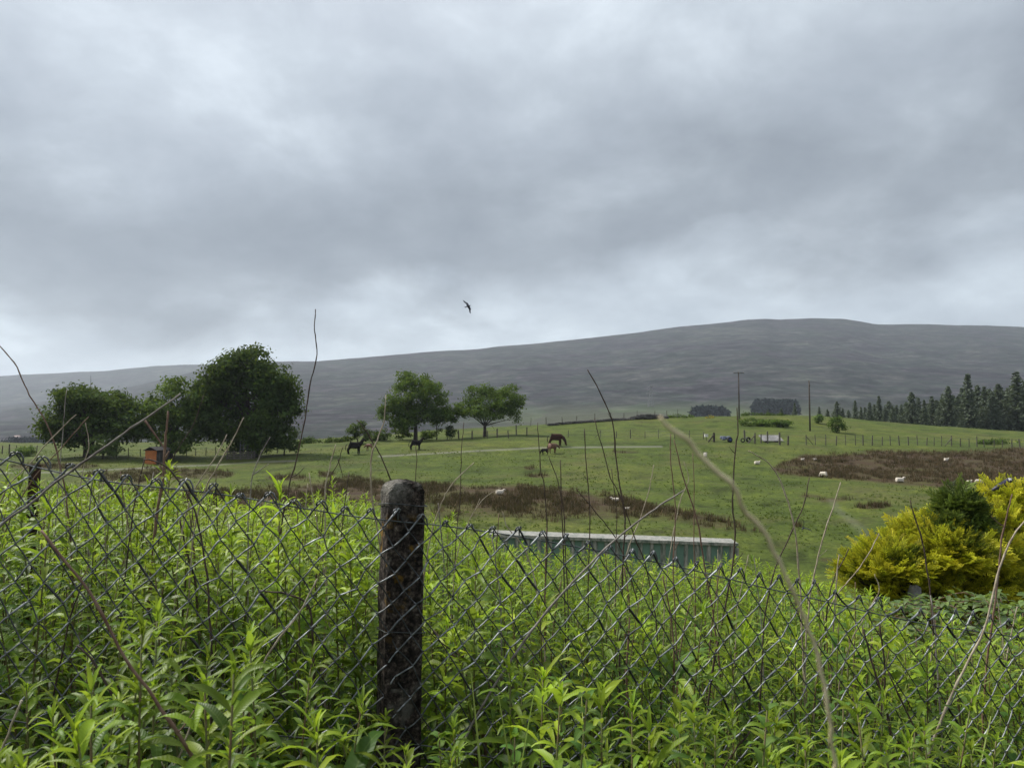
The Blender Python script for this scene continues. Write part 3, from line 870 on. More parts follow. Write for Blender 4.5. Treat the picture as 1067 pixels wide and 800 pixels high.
FRT = at(CX, 530, FY0)
fence = empty('chain_link_fence', (FRT[0], FRT[1], float(zt(0., FY0))), 'sagging grey chain link fence with a lichened concrete post crossing the weeds', 'fence')
fo = np.array(fence.location)
def build_mesh_fence():
    p, h = 0.0705, 0.088
    ux = 1 / 1.0212
    mb = MB()
    lo, hi = -1.95, 2.5
    w = p / 2 * ux
    n = int((hi - lo) / w)
    rows = 27
    # shared displacement of the interlocking nodes so that neighbouring wires stay hooked together
    nx = rng.normal(0, .0040, (rows + 2, n + 3)); nz = rng.normal(0, .0046, (rows + 2, n + 3))
    nx[0] *= .6; nz[0] = np.repeat(rng.normal(0, .006, (n + 4) // 2 + 1), 2)[:n + 3]
    for i in range(n):
        base_r = 0.0021
        pts, rr, tn = [], [], []
        even = i % 2 == 0
        def node(k, j):
            return lo + j * w - 0.0028 * k + nx[k, j], k * h / 2 + nz[k, j]
        # column index of the node touched at level k
        def colj(k): return (i + 1) if ((k % 2 == 0) == even) else i
        x0, z0 = node(0, colj(0))
        if even:       # its end is bent over the top into a knuckle
            hk = R.uniform(.55, 1.2); dr = R.choice((1, 1, 1, .2))
            for (q, v, c_) in ((0.017 * dr, 0.024, -.006), (0.015 * dr, 0.010, -.009), (0.009, -0.001, -.007), (0.003, -0.004, 0.0)):
                pts.append(fence_pt(x0 + q * hk, z0 + v * hk, c_)); rr.append(base_r * 1.1); tn.append(1.1)
        else:
            for (q, v, c_) in ((-0.012, 0.012, .006), (-0.008, 0.001, .007), (-0.002, -0.003, .003)):
                pts.append(fence_pt(x0 + q, z0 + v, c_)); rr.append(base_r * 1.1); tn.append(.6)
        for k in range(rows):
            ja, jb = colj(k), colj(k + 1)
            xa, za = node(k, ja); xb, zb = node(k + 1, jb)
            fwd = ja > jb                      # '/' seen from the camera: in front
            ov = 0.0018 if fwd else -0.0018
            off = 0.0038 if fwd else -0.0038
            fat = 1.0
            if k == 0 and fwd: fat = 1.3
            if not fwd and R.random() < 0.07: fat = R.uniform(1.6, 2.3)
            if fwd and R.random() < 0.08: fat = R.uniform(1.15, 1.5)
            bow = R.uniform(-.003, .004)
            tv = R.uniform(1.0, 2.7) if fwd else R.uniform(.16, .5)  # sunlight painted into the tint: lit '/' runs bright, crossing runs dark
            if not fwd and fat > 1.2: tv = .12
            for q, t in enumerate((0.0, 0.16, 0.5, 0.84)):
                o2 = off * (0.0 if t == 0.0 else 1.0)
                e = ov if t == 0.0 else 0.0
                pts.append(fence_pt(xa + (xb - xa) * t + e, za + (zb - za) * t + bow * math.sin(math.pi * t), o2))
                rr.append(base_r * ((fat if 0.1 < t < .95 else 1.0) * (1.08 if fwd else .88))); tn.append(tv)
        add_tube(mb, np.array(pts) - fo, rr, 6)
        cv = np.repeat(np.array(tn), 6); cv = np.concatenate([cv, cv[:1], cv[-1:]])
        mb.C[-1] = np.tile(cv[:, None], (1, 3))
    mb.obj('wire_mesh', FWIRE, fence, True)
    lw = MB()
    xs = np.linspace(-2.0, 2.6, 120)
    add_tube(lw, np.array([fence_pt(x, 0.022 + 0.003 * math.sin(x * 9) + (0.03 * max(0, (x - .3)) if x > .3 else 0) * (1 if x < 1.2 else 1) , -0.007) for x in xs]) - fo, 0.0021, 6, (.7, .75, .7))
    o = lw.obj('line_wire', FWIRE, fence, True)
    lw = MB()
    add_tube(lw, np.array([fence_pt(x, 0.66 + 0.004 * math.sin(x * 7), -0.007) for x in xs]) - fo, 0.0019, 6, (.6, .62, .6))
    lw.obj('line_wire', FWIRE, fence, True)
build_mesh_fence()

def concrete_mat():
    m, nt, out = mat('lichened_concrete')
    p = N(nt, 'BsdfPrincipled', Roughness=0.92); p.inputs['Specular IOR Level'].default_value = 0.15
    L(nt, p.outputs[0], out.inputs[0])
    tc = N(nt, 'TexCoord')
    nz = N(nt, 'TexNoise', Scale=52.0, Detail=10.0, Roughness=0.75); L(nt, tc.outputs['Object'], nz.inputs[0])
    nb = N(nt, 'TexNoise', Scale=9.0, Detail=6.0, Roughness=0.6, Distortion=1.2); L(nt, tc.outputs['Object'], nb.inputs[0])
    nl = N(nt, 'TexNoise', Scale=13.0, Detail=5.0, Roughness=0.55); 
    mp = N(nt, 'Mapping'); mp.inputs['Location'].default_value = (4.2, 1.1, 9.7); L(nt, tc.outputs['Object'], mp.inputs[0]); L(nt, mp.outputs[0], nl.inputs[0])
    c = ramp(nt, nz.outputs[0], [(0.38, (0.006, 0.005, 0.0045)), (0.48, (0.026, 0.020, 0.017)), (0.57, (0.085, 0.066, 0.054)), (0.68, (0.24, 0.20, 0.165))])
    g = ramp(nt, nb.outputs[0], [(0.54, (0, 0, 0)), (0.66, (1, 1, 1))])
    col = mixc(nt, c.outputs[0], (0.20, 0.19, 0.165), N_mul(nt, g.outputs[0], 0.55))
    l = ramp(nt, nl.outputs[0], [(0.57, (0, 0, 0)), (0.63, (1, 1, 1))])
    sx = N(nt, 'SeparateXYZ'); L(nt, tc.outputs['Object'], sx.inputs[0])
    hz = N(nt, 'MapRange'); hz.inputs['From Min'].default_value = -0.50; hz.inputs['From Max'].default_value = -0.2; L(nt, sx.outputs[2], hz.inputs['Value'])
    lm = N(nt, 'Math', operation='MULTIPLY'); L(nt, l.outputs[0], lm.inputs[0]); h2 = N(nt, 'MapRange'); h2.inputs['From Min'].default_value = -0.09; h2.inputs['From Max'].default_value = -0.16; L(nt, sx.outputs[2], h2.inputs['Value'])
    hh = N(nt, 'Math', operation='MULTIPLY'); L(nt, hz.outputs[0], hh.inputs[0]); L(nt, h2.outputs[0], hh.inputs[1]); L(nt, hh.outputs[0], lm.inputs[1])
    col = mixc(nt, col, (0.30, 0.17, 0.025), N_mul(nt, lm.outputs[0], 0.8))
    # paler bare concrete on the weathered rounded head, its lit left side painted in
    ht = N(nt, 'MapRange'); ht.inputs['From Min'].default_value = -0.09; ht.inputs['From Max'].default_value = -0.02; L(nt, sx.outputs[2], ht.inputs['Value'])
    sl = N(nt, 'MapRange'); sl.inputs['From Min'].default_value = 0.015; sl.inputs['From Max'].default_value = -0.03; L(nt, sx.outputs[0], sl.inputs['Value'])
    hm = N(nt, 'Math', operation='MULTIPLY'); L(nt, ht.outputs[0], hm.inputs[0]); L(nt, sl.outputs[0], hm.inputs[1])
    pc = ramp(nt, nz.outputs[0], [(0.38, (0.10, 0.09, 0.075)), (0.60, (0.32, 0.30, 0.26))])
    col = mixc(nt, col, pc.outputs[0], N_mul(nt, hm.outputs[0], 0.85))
    L(nt, col, p.inputs['Base Color'])
    b = N(nt, 'Bump', Strength=1.0, Distance=0.02); L(nt, nz.outputs[0], b.inputs['Height']); L(nt, b.outputs[0], p.inputs['Normal'])
    return m
CONC = concrete_mat()

def post_mesh(w, dpt, H, roundtop):
    """square post with chamfered edges and a rounded head; origin at its top"""
    ch = 0.007
    prof = np.array([[-w/2 + ch, -dpt/2], [w/2 - ch, -dpt/2], [w/2, -dpt/2 + ch], [w/2, dpt/2 - ch], [w/2 - ch, dpt/2], [-w/2 + ch, dpt/2], [-w/2, dpt/2 - ch], [-w/2, -dpt/2 + ch]])
    # refine profile
    pr = []
    for i in range(8):
        a, b = prof[i], prof[(i + 1) % 8]
        k = 5 if np.linalg.norm(b - a) > 0.03 else 1
        for q in range(k): pr.append(a + (b - a) * q / k)
    pr = np.array(pr); m = len(pr)
    zs = np.concatenate([np.linspace(-H, -roundtop, 40)[:-1], -roundtop + roundtop * np.sin(np.linspace(0, math.pi / 2, 9))])
    V = []
    for z in zs:
        q = max(0.0, (z + roundtop) / roundtop)
        k = max(0.0, 1 - q ** 2.4) ** .42 if q > 0 else 1.0
        ring = pr * np.array([0.12 + 0.88 * k if q > 0 else 1, 0.55 + 0.45 * k if q > 0 else 1])
        ring = ring + rng.normal(0, 0.0012, ring.shape)
        V.append(np.concatenate([ring, np.full((m, 1), z) + rng.normal(0, .0008, (m, 1))], 1))
    V = np.array(V).reshape(-1, 3)
    n = len(zs)
    i, j = np.meshgrid(np.arange(n - 1), np.arange(m), indexing='ij')
    a = i * m + j; b = i * m + (j + 1) % m
    F = np.stack([a, b, b + m, a + m], -1).reshape(-1, 4)
    V = np.concatenate([V, [[0, 0, 0.0005]]])
    j = np.arange(m)
    mb = MB(); mb.add(V, F)
    f = np.stack([(n - 1) * m + j, (n - 1) * m + (j + 1) % m, np.full(m, n * m), np.full(m, -1)], -1)
    mb.F.append(f); mb.M.append(np.zeros(m, int))
    return mb

pt = at(420, 500, fence_y(-0.31) + 0.075)
mb = post_mesh(0.110, 0.10, 1.9, 0.040)
po = mb.obj('post', CONC, fence, False)
po.location = tuple(pt - fo); po.rotation_euler = (0.0, 0.012, math.radians(24))
po['label'] = 'square concrete post with rounded head, blackened and spotted with orange lichen'
for zz in (-.068, -.43):
    q = MB(); a_ = np.linspace(0, 2 * math.pi, 33)
    sq = [(max(-.0585, min(.0585, .085 * math.cos(t))), max(-.0535, min(.0535, .085 * math.sin(t))), zz + .006 * math.sin(2 * t)) for t in a_]
    add_tube(q, np.array(sq), .0016, 5, (.5, .5, .5)); q.obj('tie_wire', FWIRE, po, True)
RUST = simple('rusted_iron', (0.055, 0.028, 0.018), (0.018, 0.012, 0.010), 22, 0.85, 0.2, 0.4)
mb = MB()
c = at(37, 484, 3.7)
H = 1.7
for (cx, cy, sx, sy) in ((0, 0, 0.05, 0.007), (-0.022, 0.025, 0.007, 0.05)):
    for k in range(12):
        add_box(mb, (cx, cy, -H * (k + .5) / 12), (sx, sy, H / 12 + .002 * 0), 0.0)
ro = mb.obj('post', RUST, fence); ro.location = tuple(c - fo); ro.rotation_euler = (0, 0.03, 0.5); ro['label'] = 'rusty angle iron post behind the left end of the mesh'

# ------------------------------------------------------------------ dead stalks
DARK = simple('dead_stem_dark', (0.030, 0.020, 0.016), (0.085, 0.055, 0.040), 30, 0.7, 0, 0.3)
RED = simple('dead_stem_red', (0.10, 0.050, 0.034), (0.20, 0.13, 0.09), 28, 0.7, 0, 0.3)
PALE = simple('dead_stem_pale', (0.42, 0.36, 0.27), (0.20, 0.15, 0.10), 26, 0.7, 0, 0.3)
GREY = simple('dead_twig_grey', (0.30, 0.27, 0.24), (0.10, 0.08, 0.07), 26, 0.75, 0, 0.4)
SG = 'dead stalks standing among the weeds'
def stalk(name, pts, Y, rpx, m, label, root=True, twigs=(), dY=0.0, group=SG):
    """pts: photo pixels tip first; rooted in the ground unless root is False"""
    n = len(pts)
    P = [at(x, y, Y + dY * i / max(1, n - 1)) for i, (x, y) in enumerate(pts)]
    if root:
        last = P[-1]; prev = P[-2]
        g = float(zt(last[0], last[1]))
        drop = last[2] - g
        if drop > 0.02:
            dv = last - prev
            sl = np.clip(dv[:2] / max(0.02, -dv[2]), -.9, .9)
            step = min(drop, max(0.06, float(np.linalg.norm(dv))))
            m_ = max(1, int(round(drop / step)))
            q = last.copy()
            for i in range(m_):
                f = 0.6 ** (i + 1)
                q = q + np.array([sl[0] * f, sl[1] * f, -1.0]) * drop / m_
                P.append(q.copy())
            P[-1][2] = float(zt(P[-1][0], P[-1][1])) - 0.02
    base = np.array(P[-1])
    S = smoothpath(np.array(P), max(16, 5 * len(P)))
    jit = np.cumsum(rng.normal(0, 0.0011, S.shape), 0); jit -= np.linspace(0, 1, len(S))[:, None] * jit[-1]
    S = S + jit
    r1 = rpx * Y / FPX
    rad = r1 * (0.55 + 0.75 * np.linspace(0, 1, len(S)) ** 0.6) if name != 'grass_stalk' else r1 * np.interp(np.linspace(0, 1, len(S)), [0, .03, .3, 1], [.6, .95, 1, 1.05])
    # joints: nodes slightly thicker
    rad = rad * (1 + 0.25 * (rng.random(len(S)) < 0.18))
    mb = MB(); add_tube(mb, S - base, rad, 6)
    o = mb.obj(name, m, None, True, loc=base)
    tag(o, label, 'dead stalk', group)
    if name == 'dead_stalk':
        for q in range(R.choice((0, 1, 1, 2, 3))):
            k = R.randrange(2, max(3, int(len(S) * .6))); dn = S[k] - S[k - 1]; dn /= np.linalg.norm(dn) + 1e-9
            out = np.array([R.choice((-1, 1)) * R.uniform(.5, 1), R.uniform(-.5, .5), R.uniform(.3, .9)]); out /= np.linalg.norm(out)
            ln = R.uniform(.012, .055)
            t = MB(); add_tube(t, smoothpath(np.array([S[k], S[k] + out * ln * .5 + [0, 0, ln * .1], S[k] + out * ln + [0, 0, ln * .35]]), 6) - base, np.linspace(rad[k] * .6, rad[k] * .3, 6), 5)
            t.obj('twig', m, o, True)
    for tw in twigs:
        T = smoothpath(np.array([at(x, y, Y + dY * 0.5) for x, y in tw]), 10)
        t = MB(); add_tube(t, T - base, r1 * np.linspace(0.9, 0.45, len(T)), 5)
        t.obj('twig', m, o, True)
    return o

ST = [
 ([(-8, 352), (16, 378), (30, 408), (52, 448), (63, 487)], 2.7, .8, RED, 'red brown stalk arching in from the left edge over the dark round tree', ()),
 ([(329, 322), (328, 345), (330, 372), (322, 405), (318, 435), (310, 475), (303, 500), (296, 530)], 2.9, .75, DARK, 'tallest dark stalk, rising against the sky right of the biggest tree', ([(304, 497), (311, 493), (317, 487)],)),
 ([(612, 385), (625, 408), (638, 440), (641, 480), (645, 505), (650, 540), (648, 575)], 2.7, .95, DARK, 'thick black stalk with a hooked tip leaning over the fenced crest', ()),
 ([(79, 432), (50, 460), (30, 485), (12, 505)], 2.5, .8, PALE, 'pale slanting twig below the dark round tree, upper of two', ()),
 ([(92, 434), (62, 468), (30, 505)], 2.6, .7, RED, 'slanting brown twig below the dark round tree, lower of two', ()),
 ([(70, 405), (66, 450), (63, 488), (60, 510)], 3.0, .6, GREY, 'thin upright grey stalk in front of the dark round tree', ()),
 ([(89, 440), (93, 462), (87, 485), (80, 515)], 3.0, .6, PALE, 'short kinked straw stalk right of the slanting twigs', ()),
 ([(175, 428), (173, 455), (170, 500), (163, 545)], 2.6, 1.5, RED, 'thick ragged reddish stem beside the orange hut', ([(150, 437), (163, 455), (172, 468)], [(172, 478), (176, 470)], [(171, 490), (166, 484)])),
 ([(212, 412), (203, 440), (182, 474), (172, 500)], 2.9, .6, DARK, 'thin dark stalk leaning across the trunk of the biggest tree', ()),
 ([(236, 453), (225, 475), (206, 505), (196, 530)], 2.5, .8, PALE, 'shorter of two straw coloured stalks leaning right, under the biggest tree', ()),
 ([(254, 435), (240, 465), (219, 500), (210, 525)], 2.5, .9, PALE, 'longer of two straw coloured stalks leaning right, under the biggest tree', ()),
 ([(282, 455), (270, 478), (263, 497), (262, 520)], 2.7, .75, GREY, 'forked grey stalk in front of the pale green bush', ([(263, 495), (273, 488), (280, 483)],)),
 ([(350, 463), (345, 482), (341, 502), (340, 530)], 2.7, .9, PALE, 'stubby pale stalk below the black horse', ()),
 ([(357, 466), (350, 485), (343, 502), (336, 535)], 2.9, .6, DARK, 'thin dark stalk with side twig below the black horse', ([(352, 478), (355, 488), (357, 495)],)),
 ([(402, 412), (399, 440), (393, 458), (388, 478), (390, 520), (397, 580), (396, 660)], 2.35, .85, PALE, 'pale tipped stalk bending down the left side of the post', ()),
 ([(372, 438), (384, 456), (395, 478), (406, 503), (412, 530)], 2.45, .9, DARK, 'straight dark stick slanting to the top of the post', ()),
 ([(433, 463), (434, 485), (433, 520)], 2.7, .6, DARK, 'thin upright dark stalk rising behind the post', ()),
 ([(483, 440), (479, 470), (478, 510), (474, 550)], 2.8, .6, DARK, 'thin dark stalk left of the open crowned tree trunk', ()),
 ([(494, 482), (474, 500), (462, 520), (452, 545)], 2.6, .8, PALE, 'pale crooked stalk curving up right of the post', ()),
 ([(522, 508), (505, 518), (492, 535)], 2.7, .6, PALE, 'short pale straw pointing at the lying sheep', ()),
 ([(524, 532), (529, 550), (545, 570), (556, 600)], 2.45, .9, PALE, 'bleached broken stalk tip just above the mesh', ()),
 ([(560, 440), (561, 470), (562, 488), (566, 510), (568, 560), (566, 620)], 2.9, .7, DARK, 'knotted dark stalk left of the grazing horse', ()),
 ([(572, 475), (581, 500), (586, 530), (590, 590)], 2.8, .7, DARK, 'dark stalk leaning left below the small foal', ()),
 ([(584, 479), (585, 520), (586, 560), (588, 620)], 3.1, .8, DARK, 'upright dark stalk touching the one below the small foal', ()),
 ([(609, 446), (611, 480), (614, 530), (613, 600)], 3.0, .7, DARK, 'straight dark stalk left of the hooked black stalk', ()),
 ([(619, 436), (626, 465), (635, 497), (645, 516), (660, 560), (672, 592)], 2.8, .75, DARK, 'white tipped dark stalk crossing the hooked black stalk', ()),
 ([(637, 488), (641, 530), (640, 570)], 3.1, .6, DARK, 'thin stalk beside the sheep in the brown rushes', ()),
 ([(600, 508), (618, 528), (640, 556), (655, 590)], 3.0, .75, DARK, 'dark stick slanting down to the right above the green container', ()),
 ([(699, 452), (700, 480), (705, 530), (703, 590), (706, 660)], 2.9, .7, RED, 'thin reddish stalk standing above the pale container rail', ()),
 ([(702, 458), (712, 505), (725, 545), (733, 590), (742, 640)], 2.7, .95, RED, 'stout reddish stalk leaning left beside the blurred stalk', ()),
 ([(681, 484), (675, 512), (664, 545), (650, 580)], 3.0, .6, PALE, 'thin straw stalk crossing the brown rushes', ()),
 ([(722, 472), (723, 520), (724, 570)], 3.1, .6, RED, 'short red stalk touching the blurred stalk', ()),
 ([(712, 481), (716, 500), (708, 520), (700, 560)], 3.0, .55, PALE, 'kinked pale straw left of the blurred stalk', ()),
 ([(768, 425), (767, 446), (763, 480), (762, 530), (765, 560), (762, 600), (750, 660), (737, 740)], 2.5, .85, DARK, 'long dark stalk lined up under the left telegraph pole', ()),
 ([(780, 469), (800, 482), (815, 508), (825, 550), (830, 600)], 2.6, .85, PALE, 'pale stalk with bent tip in the green pasture', ()),
 ([(844, 498), (836, 530), (822, 560), (808, 590)], 2.6, .8, DARK, 'dark stalk crossing the pale bent stalk', ()),
 ([(876, 502), (867, 530), (858, 560), (850, 590)], 2.6, .85, PALE, 'pale stalk leaning right below the brown hollow', ()),
 ([(884, 571), (876, 590), (868, 610)], 2.9, .8, DARK, 'short dark stub left of the golden conifer', ()),
 ([(916, 555), (905, 578), (888, 602), (872, 618)], 2.9, .75, PALE, 'thin pale straw over the golden conifer edge', ()),
 ([(948, 521), (953, 538), (960, 560)], 3.2, .9, DARK, 'dark stub in front of the golden conifer crown', ()),
 ([(1055, 515), (1048, 545), (1042, 580), (1036, 640), (1030, 690)], 2.8, 1.0, RED, 'dark upright stalk near the right edge over the conifer', ()),
 ([(1075, 535), (1055, 562), (1040, 600), (1024, 658), (1000, 705), (968, 782)], 2.35, 1.1, PALE, 'long bleached stalk sweeping up to the right edge', ()),
 ([(712, 510), (680, 533), (640, 563), (592, 610), (545, 665), (490, 756)], 2.05, 1.2, GREY, 'long grey stick leaning right across the front of the mesh', ()),
 ([(187, 410), (150, 436), (112, 463), (70, 492), (35, 520), (-5, 552)], 1.9, 1.5, GREY, 'grey forked branch reaching up right in front of the mesh', ()),
 ([(42, 552), (98, 618), (130, 680), (160, 722), (205, 790)], 1.35, 1.9, RED, 'thick brown stick slanting down through the front weeds at left', ()),
 ([(80, 672), (100, 690), (128, 745), (148, 800)], 1.7, 1.6, DARK, 'black curved stalk sunk in the front weeds at left', ()),
 ([(150, 478), (166, 482), (182, 494), (196, 515), (206, 545)], 2.25, 1.1, DARK, 'curved dark twig just above the mesh under the orange hut', ()),
 ([(188, 541), (194, 570), (203, 610), (208, 660)], 2.5, 1.4, DARK, 'dark stout stalk seen through the mesh left of the post', ()),
 ([(86, 605), (72, 650), (58, 712)], 2.2, 1.1, DARK, 'straight dark stalk through the mesh near the left edge', ()),
 ([(330, 603), (310, 640), (272, 692), (250, 760)], 2.05, 1.3, PALE, 'pale bent stalk in the front weeds left of the post', ()),
 ([(23, 730), (10, 765), (0, 790)], 1.5, 1.6, PALE, 'short bleached broken stalk in the bottom corner', ()),
 ([(199, 752), (185, 785), (172, 815)], 1.6, 1.5, PALE, 'bleached broken stalk at the bottom left of the post', ()),
 ([(450, 655), (470, 680), (490, 710), (500, 740)], 2.6, 2.2, RED, 'thick brown broken stem lying behind the mesh right of the post', ()),
 ([(270, 614), (300, 618), (322, 632), (327, 675)], 2.2, 1.3, DARK, 'crooked dark twig through the mesh left of the post', ()),
 ([(437, 650), (462, 672), (505, 705), (535, 745)], 2.3, .9, DARK, 'thin dark stalk slanting from the post down to the right', ()),
 ([(899, 655), (910, 700), (922, 740), (930, 800)], 2.4, 1.4, DARK, 'dark stalk sunk in the weeds at lower right', ()),
 ([(916, 650), (921, 700), (918, 745)], 2.5, 1.3, DARK, 'dark stalk paired with its neighbour in weeds at lower right', ()),
 ([(926, 700), (945, 740), (962, 785)], 2.35, 1.2, DARK, 'dark slanting stalk below the mesh at lower right', ()),
 ([(650, 590), (655, 640), (653, 700), (658, 760)], 2.6, 1.1, RED, 'brown upright stalk through the mesh below the container', ()),
 ([(690, 600), (700, 650), (702, 720)], 2.7, 1.1, RED, 'brown stalk through the mesh under the reddish stalks', ()),
 ([(781, 762), (760, 790), (745, 815)], 2.1, 1.3, DARK, 'short dark stalk at the bottom beside the blurred stalk', ()),
 ([(912, 598), (917, 615), (905, 635), (890, 660)], 2.5, .7, PALE, 'curled pale straw hanging over the mesh at right', ()),
]
for pts, Y, rpx, m, lab, tw in ST:
    stalk('dead_stalk', pts, Y, rpx, m, lab, True, tw)
# filler stalks: indistinguishable thin ones inside the weeds
FG = 'thin dead stems inside the weeds'
for k in range(72):
    px = R.uniform(10, 1060); Y = R.uniform(2.4, 4.2)
    yt = float(topline(px)) + R.uniform(-34, 55)
    lean = R.uniform(-22, 22)
    stalk('withered_weed', [(px + lean, yt), (px + lean * .45 + R.uniform(-3, 3), yt + 55), (px, yt + 120)], Y, R.uniform(.5, .9), R.choice([DARK, RED, RED, GREY, PALE]), 'thin dead stem half sunk among the leafy weeds behind the mesh', True, (), 0.0, FG)
# out of focus near stalk
stalk('grass_stalk', [(690, 437), (728, 488), (765, 540), (800, 592), (825, 660), (845, 730), (858, 800), (863, 850), (866, 900), (868, 950)], 0.31, 2.9, simple('dry_grass_stalk', (0.86, 0.74, 0.48), (0.62, 0.52, 0.31), 45, 0.8),
      'blurred tan stalk close to the camera slanting across the pasture', True, (), 0.24, 'near stalk')

# ------------------------------------------------------------------ trees and shrubs
BARK = simple('bark', (0.055, 0.042, 0.032), (0.025, 0.02, 0.016), 5, 0.9, 0, 0.6)
LEAF_DARK = leaf_mat('dark_tree_leaf', (0.062, 0.100, 0.022), (0.018, 0.034, 0.011), 0.22, 0.8, 0.06, False, 0.0)
LEAF_MID = leaf_mat('green_tree_leaf', (0.100, 0.155, 0.030), (0.030, 0.056, 0.015), 0.28, 0.8, 0.06, False, 0.0)
LEAF_PALE = leaf_mat('pale_bush_leaf', (0.13, 0.19, 0.055), (0.06, 0.095, 0.03), 0.28, 0.8, 0.06, False, 0.0)
LEAF_CON = leaf_mat('spruce_needles', (0.098, 0.122, 0.075), (0.032, 0.047, 0.036), 0.12, 0.6, 0.2, False, 0.12)
GORSE = leaf_mat('gorse_bloom', (0.50, 0.33, 0.02), (0.12, 0.13, 0.02), 0.2, 0.6, 0.2, False, 0.0)

def quads(centers, sizes, outward, tint, flat=0.5):
    """one rhombic leaf quad per centre, oriented around an outward direction"""
    n = len(centers)
    nrm = outward * flat + rng.normal(0, 0.55, (n, 3)) + np.array([0, 0, 0.35])
    nrm /= np.linalg.norm(nrm, axis=1)[:, None] + 1e-9
    t = rng.normal(0, 1, (n, 3)); t -= nrm * (t * nrm).sum(1)[:, None]; t /= np.linalg.norm(t, axis=1)[:, None] + 1e-9
    b = np.cross(nrm, t)
    s = sizes[:, None]
    V = np.stack([centers - t * s, centers - b * s * .55, centers + t * s, centers + b * s * .55], 1).reshape(-1, 3)
    F = np.arange(4 * n).reshape(-1, 4)
    return V, F, np.repeat(tint, 4, 0)

def crown(lobes, nclump, per, leaf, spread):
    """lobes: (x,y,z,rx,ry,rz).  Clumps of leaves near the lobe surfaces, each clump of its own tint."""
    mb = MB()
    vol = np.array([l[3] * l[4] + l[4] * l[5] + l[3] * l[5] for l in lobes]); vol /= vol.sum()
    cc, oo, tt = [], [], []
    for q in range(nclump):
        l = lobes[rng.choice(len(lobes), p=vol)]
        d = rng.normal(0, 1, 3); d /= np.linalg.norm(d)
        rad = rng.uniform(0.35, 1.0) ** 0.45 * rng.uniform(.88, 1.06)
        c = np.array(l[:3]) + d * np.array(l[3:]) * rad
        y = np.clip(rng.normal(0.42, 0.30), 0, 1); v = rng.uniform(0.6, 1.3)
        m = int(per * rng.uniform(.6, 1.4))
        off = rng.normal(0, 1, (m, 3)) * spread * np.array([1, 1, .62])
        cc.append(c + off); oo.append(np.tile(d, (m, 1)) + off / (spread * 2))
        t = np.stack([np.clip(y + rng.normal(0, .12, m), 0, 1), v * rng.uniform(.85, 1.15, m), rng.random(m)], -1)
        tt.append(t)
    cc, oo, tt = np.concatenate(cc), np.concatenate(oo), np.concatenate(tt)
    V, F, C = quads(cc, leaf * rng.uniform(.6, 1.25, len(cc)), oo, tt)
    mb.add(V, F, C)
    return mb

def broadleaf(name, label, cat, basepx, lobespx, m, trunk_r, leaf=0.30, dens=1.0, group=None, stems=1, depth=None, forkpy=None):
    g = gp(*basepx) if depth is None else gd(basepx[0], depth)
    Y = g[1]; k = Y / FPX
    root = empty(name, g, label, cat, group)
    L_ = []
    for (cx, cy, rx, ry) in lobespx:
        c = at(cx, cy, Y + R.uniform(-.45, .45) * rx * k)
        L_.append((c[0] - g[0], c[1] - g[1], c[2] - g[2], rx * k, rx * k * R.uniform(.8, 1.05), ry * k))
    if cat == 'tree':
        sub = []
        for l in L_:
            sub.append(l[:3] + (l[3] * .80, l[4] * .80, l[5] * .80))
            for q in range(6):
                d = np.array([R.gauss(0, 1), R.gauss(0, 1), R.gauss(.25, .9)]); d /= np.linalg.norm(d)
                f = R.uniform(.30, .46); e = R.uniform(.60, .84)
                sub.append((l[0] + d[0] * l[3] * e, l[1] + d[1] * l[4] * e, l[2] + d[2] * l[5] * e, l[3] * f, l[4] * f, l[5] * f))
        L_all = [l for l in sub if l[2] - l[5] > -.2]
    else:
        L_all = L_
    area = sum(l[3] * l[5] for l in L_)
    small = area < 12
    ncl = int(max(26, area * (14 if small else 9.5) * dens))
    leaf = leaf * (.8 if small else .74)
    mb = crown(L_all, int(ncl * (.92 if cat == 'tree' else 1)), 34, leaf, leaf * (1.5 if small else 2.3))
    mb.obj('crown', m, root)
    tb = MB()
    fork = (at(basepx[0], forkpy, Y)[2] - g[2]) if forkpy else 0.35 * max(l[2] for l in L_)
    for q in range(stems):
        ox = R.uniform(-.3, .3) * (stems > 1); 
        P = smoothpath([[ox * 1.2, 0, -0.25], [ox * 1.2 + .03, 0, fork * .5], [ox * 2 + R.uniform(-.15, .15), R.uniform(-.1, .1), fork]], 8)
        add_tube(tb, P, trunk_r * np.linspace(1.25, .8, 8), 8)
        top = P[-1]
        for l in L_:
            e = np.array(l[:3]) + np.array([0, 0, l[5] * .25])
            mid = (top + e) / 2 + np.array([R.uniform(-.3, .3), R.uniform(-.3, .3), R.uniform(-.1, .5)]) * l[3] * .35
            Q = smoothpath([top - [0, 0, .1], mid, e], 8)
            add_tube(tb, Q, trunk_r * np.linspace(.42, .07, 8), 5)
            for w in range(3):
                a = Q[R.randrange(3, 7)]; d = np.array([R.gauss(0, 1), R.gauss(0, 1), R.gauss(.3, .7)]); d /= np.linalg.norm(d)
                add_tube(tb, [a, a + d * l[3] * .35 , a + d * l[3] * .75 + [0, 0, .1]], trunk_r * np.array([.2, .12, .05]), 4)
    tb.obj('trunk', BARK, root, True)
    return root

